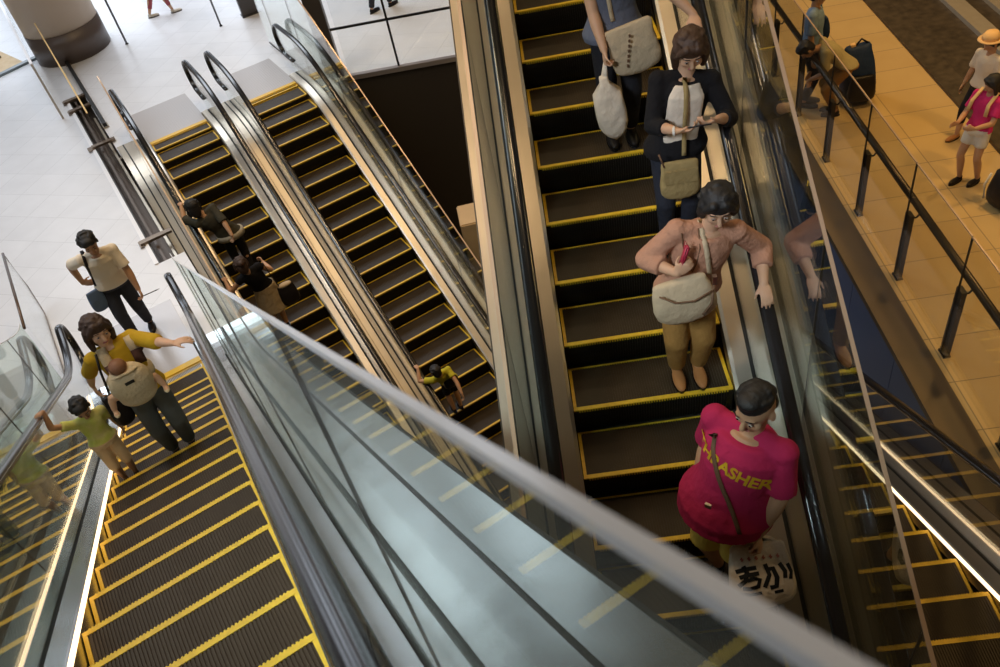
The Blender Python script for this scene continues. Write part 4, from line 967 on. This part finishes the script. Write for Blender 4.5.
# ---- man in the cream shirt on the pale floor
R = on_z(146, 334); R.z = 0
G_, JG = person('man in a cream short-sleeved shirt and dark trousers on the pale floor', R, F1.h*.95-F1.s*.1, 1.72, girth=1.15, sk='skin_b',
    top=dict(m='shirt_cream', hem=-.03, sleeve=.80, loose=1.6, pad=.018), bottom=dict(m='trousers_navy', len=1.9, w=1.25), shoes='shoe_black', hair=('short', 'hair_black'), head=on_z(89, 243, 1.58), look=F1.h*1.0-F1.s*.1+DN*.5,
    feet=[V(.10, .14, 0), V(-.10, -.10, 0)],
    armR=dict(w=on_z(83, 283, 1.0), d=F1.s*.8+F1.h*.5+DN*.1, n=V(0, 0, -.2)-F1.h, curl=.9, pole=(1, -.6, -.3)),
    armL=dict(w=on_z(139, 290, .84), d=DN+F1.h*.3, n=F1.h*.2-F1.s, curl=.8, pole=(-1, -.8, 0)))
b = bag_root('crossbody_bag', 'blue-grey bag on a black strap at the hip of the man in cream', 'bag', JG, (.24, .10, .80))
bm = bmesh.new(); pouch(bm, V(0, 0, 0), Matrix.Rotation(.3, 3, 'Z'), .20, .28, .10, .2); link('bag_body', bm, cloth('bag_bluegrey', (.10, .15, .24), .7), b, True)
cross_strap('strap', b, JG, V(.10, .1, 1.42), V(.17, .2, .98), 'shoe_black', .018)
p = JG['wL']; b = bag_root('pen', 'thin dark stick in the left hand of the man in the cream shirt', 'pen', JG, p+V(-.02, .04, -.09))
bm = bmesh.new(); tube(bm, [V(.03, 0, .0), V(-.16, .02, .02)], .006, 8); link('shaft', bm, 'phone', b, True); bm = bmesh.new(); tube(bm, [V(-.16, .02, .02), V(-.20, .024, .024)], [.007, .003], 8); link('tip', bm, 'metal_small', b, True)

# ---- riders on the sinking pair, seen from behind
BK2 = -F2a.h
z = tread(F2a, -1, 3); R = F2a.w(.98, -.74, z); hand_w = rail_pt(F2a, -1, -W4-.148, 206)
H_, JH = person('woman in a dark olive top with a pale hem, seen from behind', R, BK2, 1.60, girth=1.12, sk='skin_a',
    top=dict(m='top_olive', hem=.02, sleeve=1.0, loose=1.7, pad=.024), bottom=dict(m='black_trousers', len=1.9, w=1.2), shoes='shoe_black', hair=('bob', 'hair_black'), head=on_z(193, 207, z+1.48), look=BK2+DN*.2,
    armL=dict(w=hand_w+V(0, 0, .04)-BK2*.06, d=BK2, n=DN, curl=.4, pole=(-1, -.4, -.4)), armR=dict(w=on_z(236, 241, z+.92), d=DN+BK2*.3, n=-F2a.s, curl=.6, pole=(1, -1, 0)))
bm = bmesh.new(); a = JH['pel']; ring_loft(bm, [(a+V(0, 0, -.06), V(1, 0, 0), V(0, 1, 0), .225, .165), (a+V(0, 0, .03), V(1, 0, 0), V(0, 1, 0), .215, .158)], 26); link('pale_hem', bm, 'hem_pale', H_, True, label='pale hem band of the under-layer')
z = tread(F2a, -1, 5); R = F2a.w(2.02, -.72, z); hand_w = rail_pt(F2a, -1, -W4-.148, 281)
I_, JI = person('woman with a brown bun, black top and tan skirt, seen from behind', R, BK2, 1.56, girth=1.05, sk='skin_b',
    top=dict(m='cardigan_black', hem=.12, sleeve=.25, loose=1.2, pad=.016), bottom=dict(m='skirt_tan', len=.8, w=1.2, skirt=.26, name='skirt'), shoes='shoe_black', hair=('bun', 'hair_brown'), head=on_z(241, 265, z+1.44), look=BK2+DN*.3,
    armL=dict(w=hand_w+V(0, 0, .04)-BK2*.06, d=BK2, n=DN, curl=.4, pole=(-1, -.4, -.4)), armR=dict(w=on_z(263, 262, z+1.12), d=BK2+V(0, 0, .2), n=-F2a.s, curl=.8, pole=(1, -1, -.4)))
b = bag_root('shoulder_bag', 'black bag with a pale top at the hip of the woman in the tan skirt', 'bag', JI, (.27, -.10, .62))
bm = bmesh.new(); pouch(bm, V(0, 0, 0), Matrix.Identity(3), .30, .34, .16, .4); link('bag_body', bm, 'shoe_black', b, True)
bm = bmesh.new(); ell(bm, V(0, 0, .17), (.11, .055, .035)); link('pale_top', bm, 'canvas', b, True)
bm = bmesh.new(); tube(bm, [V(-.08, 0, .15), V(-.13, -.02, .45), V(-.16, .02, .68)], .009, 8); link('strap', bm, 'shoe_black', b, True)
z = tread(F2b, -1, 14); R = F2b.w(5.62, -.82, z); hand_w = rail_pt(F2b, -1, -W4-.148, 368)
J_, JJ = person('child in a yellow T-shirt seen from behind, a hand on the rail', R, BK2, 1.30, girth=1.05, hs=1.15, sk='skin_b',
    top=dict(m='tee_yellow', hem=.0, sleeve=.6, loose=1.5, pad=.014), bottom=dict(m='black_trousers', len=.9, w=1.4, name='shorts'), shoes='shoe_black', hair=('short', 'hair_black'), head=on_z(436, 372, z+1.20), look=BK2+DN*.25,
    armL=dict(w=hand_w+V(0, 0, .03)-BK2*.05, d=BK2, n=DN, curl=.5, pole=(-1, -.4, -.4)), armR=dict(w=on_z(476, 418, z+.62), d=DN-BK2*.3, n=-F2a.s, curl=.5, pole=(1, -1, 0)))
b = bag_root('sling_bag', 'small black sling bag on the back of the child in yellow', 'bag', JJ, JJ['pel'].lerp(JJ['nb'], .40)+V(.03, -.13, 0))
bm = bmesh.new(); pouch(bm, V(0, 0, 0), Matrix.Rotation(pi, 3, 'Z'), .24, .16, .10, .3); link('bag_body', bm, 'shoe_black', b, True)
bm = bmesh.new(); strap(bm, [V(.09, .02, .0), V(.02, .035, .10), V(-.06, .05, .20), V(-.10, .11, .27)], .018, .004, [V(0, -1, .2)]*4); link('strap', bm, 'shoe_black', b, True)

# ---- people on the golden walkway
BK3 = -F3.h
R = on_z(967, 182); R.z = 0
K_, JK = person('girl in a pink T-shirt and white shorts on the golden walkway at the right edge', R-F3.s*.02, -F3.s*.9+F3.h*.5, 1.42, girth=.95, hs=1.08, sk='skin_b', detail=False,
    top=dict(m='tee_pink', hem=-.05, sleeve=.7, loose=1.5, pad=.012), bottom=dict(m='shorts_white', len=.55, w=1.3, name='shorts'), shoes='shoe_black', hair=('bob', 'hair_black'), head=on_z(993, 84, 1.30), look=-F3.s+DN*.3,
    armR=dict(wl=(.12, .25, .88), d=-F3.s+F3.h*.2, n=F3.h, curl=.5, pole=(1, -1, -.5)), armL=dict(wl=(-.10, .26, .90), d=-F3.s-F3.h*.3, n=-F3.h, curl=.5, pole=(-1, -1, -.5)), feet=[V(.08, .05, 0), V(-.08, -.06, 0)])
b = bag_root('backpack', 'orange-strapped small backpack on the girl in the pink T-shirt', 'bag', JK, (0, -.20, 1.02))
bm = bmesh.new(); pouch(bm, V(0, 0, 0), Matrix.Identity(3), .26, .34, .14, .2, topw=.85); link('bag_body', bm, 'shoe_black', b, True)
for s in (1, -1):
    bm = bmesh.new(); strap(bm, [V(s*.08, .05, .12), V(s*.09, .16, .20), V(s*.10, .30, .10), V(s*.11, .33, -.02)], .02, .005, [V(0, 0, 1), V(0, 0, 1), V(0, 1, .3), V(0, 1, 0)]); link('shoulder_strap', bm, 'hat_straw', b, True)
R = on_z(962, 139); R.z = 0
L_, JL = person('person in a pale T-shirt and straw hat standing behind the girl in pink', R+F3.s*.10, F3.h*.4-F3.s, 1.40, girth=1.0, sk='skin_b', detail=False,
    top=dict(m='tee_white', hem=.0, sleeve=.8, loose=1.8, pad=.024), bottom=dict(m='black_trousers', len=1.5, w=1.3), shoes='shoe_tan', hair=('short', 'hair_black'), look=-F3.s+DN*.5, feet=[V(.10, .16, 0), V(-.10, -.16, 0)])
hp = JL['hp']; h0 = empty('straw_hat', L_.location+Matrix.Rotation(JL['rz'], 3, 'Z') @ (hp(0, 0, .06)), JL['rz']); tag(h0, 'straw hat on the head of the person in the pale T-shirt', 'hat')
bm = bmesh.new(); ring_loft(bm, [(V(0, 0, 0), V(1, 0, 0), V(0, 1, 0), .135, .15), (V(0, 0, .012), V(1, 0, 0), V(0, 1, 0), .130, .145)], 28); link('brim', bm, 'hat_straw', h0, True)
bm = bmesh.new(); ring_loft(bm, [(V(0, 0, .005), V(1, 0, 0), V(0, 1, 0), .096, .112), (V(0, 0, .06), V(1, 0, 0), V(0, 1, 0), .088, .102), (V(0, 0, .10), V(1, 0, 0), V(0, 1, 0), .060, .072)], 24); link('crown', bm, 'hat_straw', h0, True)
R = on_z(806, 104); R.z = 0
M_, JM = person('person in a light blue shirt standing behind the railing', R, F3.h*.5+F3.s, 1.72, girth=1.05, sk='skin_b', detail=False,
    top=dict(m='tee_blue', hem=-.06, sleeve=.8, loose=1.6, pad=.02), bottom=dict(m='black_trousers', len=1.9, w=1.25), shoes='shoe_black', hair=('short', 'hair_black'))
b = bag_root('messenger_bag', 'navy bag on the side of the person in the light blue shirt', 'bag', JM, (-.2, .10, 1.08))
bm = bmesh.new(); pouch(bm, V(0, 0, 0), Matrix.Rotation(.6, 3, 'Z'), .26, .30, .12, .3); link('bag_body', bm, 'bag_navy', b, True)
bm = bmesh.new(); tube(bm, [V(0, 0, .14), V(.10, -.03, .32), V(.16, -.08, .42)], .010, 8); link('strap', bm, 'bag_navy', b, True)
R = on_z(832, 113); R.z = 0
N_, JN = person('black-haired person in a yellowish top bending forward beside the big navy bag', R, -F3.s*.95-F3.h*.2, 1.60, girth=1.1, sk='skin_b', detail=False,
    pel=V(0, -.12, .74), chest=V(0, .22, 1.02), head=R+V(0, 0, 1.0)-F3.s*.42-F3.h*.05, look=-F3.s*.6+DN,
    top=dict(m='top_beige', hem=-.02, sleeve=.8, loose=1.8, pad=.026), bottom=dict(m='trousers_tan', len=1.9, w=1.2), shoes='shoe_black', hair=('short', 'hair_black'),
    armR=dict(wl=(.12, .34, .56), d=DN, n=F3.h, pole=(1, -.6, 0)), armL=dict(wl=(-.12, .36, .60), d=DN, n=-F3.h, pole=(-1, -.6, 0)))
P = on_z(858, 98); P.z = 0; b = empty('travel_bag', P, F3.az); tag(b, 'large navy bag with a pale tag standing on the golden walkway', 'bag')
bm = bmesh.new(); pouch(bm, V(0, -.06, .42), Matrix.Rotation(.10, 3, 'X') @ Matrix.Rotation(pi/2, 3, 'Z') @ Matrix.Identity(3), .44, .80, .38, .1, topw=.80); link('bag_body', bm, 'bag_navy', b, True)
bm = bmesh.new(); pouch(bm, V(.22, -.06, .28), Matrix.Rotation(pi/2, 3, 'Z'), .36, .36, .16, .1); link('front_pocket', bm, 'shoe_black', b, True)
bm = bmesh.new(); tube(bm, [V(0, -.14, .80), V(0, -.06, .90), V(0, .04, .82)], .014, 8); link('handle', bm, 'shoe_black', b, True)
bm = bmesh.new(); box(bm, -.03, .03, -.03, .03, .78, .86, Matrix.Rotation(.2, 4, 'X')); link('pale_tag', bm, 'hat_straw', b)
P = on_z(999, 208); P.z = 0; b = empty('wheeled_bag', P, F3.az+.3); tag(b, 'black wheeled bag with white trim cut by the right edge', 'bag')
bm = bmesh.new(); pouch(bm, V(0, 0, .26), Matrix.Identity(3), .34, .42, .22, .1, topw=.9); link('bag_body', bm, 'shoe_black', b, True)
for s in (1, -1):
    bm = bmesh.new(); bmesh.ops.create_cone(bm, cap_ends=True, segments=20, radius1=.045, radius2=.045, depth=.03, matrix=Matrix.Translation((s*.13, .02, .045)) @ Matrix.Rotation(pi/2, 4, 'Y')); link('wheel', bm, 'rubber', b, True)
bm = bmesh.new(); tube(bm, [V(-.15, -.11, .10), V(-.17, -.12, .28), V(-.14, -.10, .44)], .014, 8); link('trim', bm, 'shorts_white', b, True)

# ---- passers-by on the pale floor, mostly out of frame
R = on_z(163, 15); R.z = 0
person('walker in dark red trousers crossing the pale floor at the top edge', R, F1.s+F1.h*.2, 1.62, detail=False, top=dict(m='tee_white'), bottom=dict(m='trousers_red', len=1.75, w=.95), shoes='shorts_white', hair=('bob', 'hair_black'), feet=[V(.06, .28, 0), V(-.06, -.24, 0)])
R = on_z(383, 9); R.z = 0
person('walker in dark trousers behind the glass guard at the top edge', R, F1.s-F1.h*.3, 1.70, detail=False, top=dict(m='trousers_navy'), bottom=dict(m='trousers_navy', len=1.95, w=1.2), shoes='shoe_black', hair=('short', 'hair_black'), feet=[V(.07, .20, 0), V(-.07, -.20, 0)])
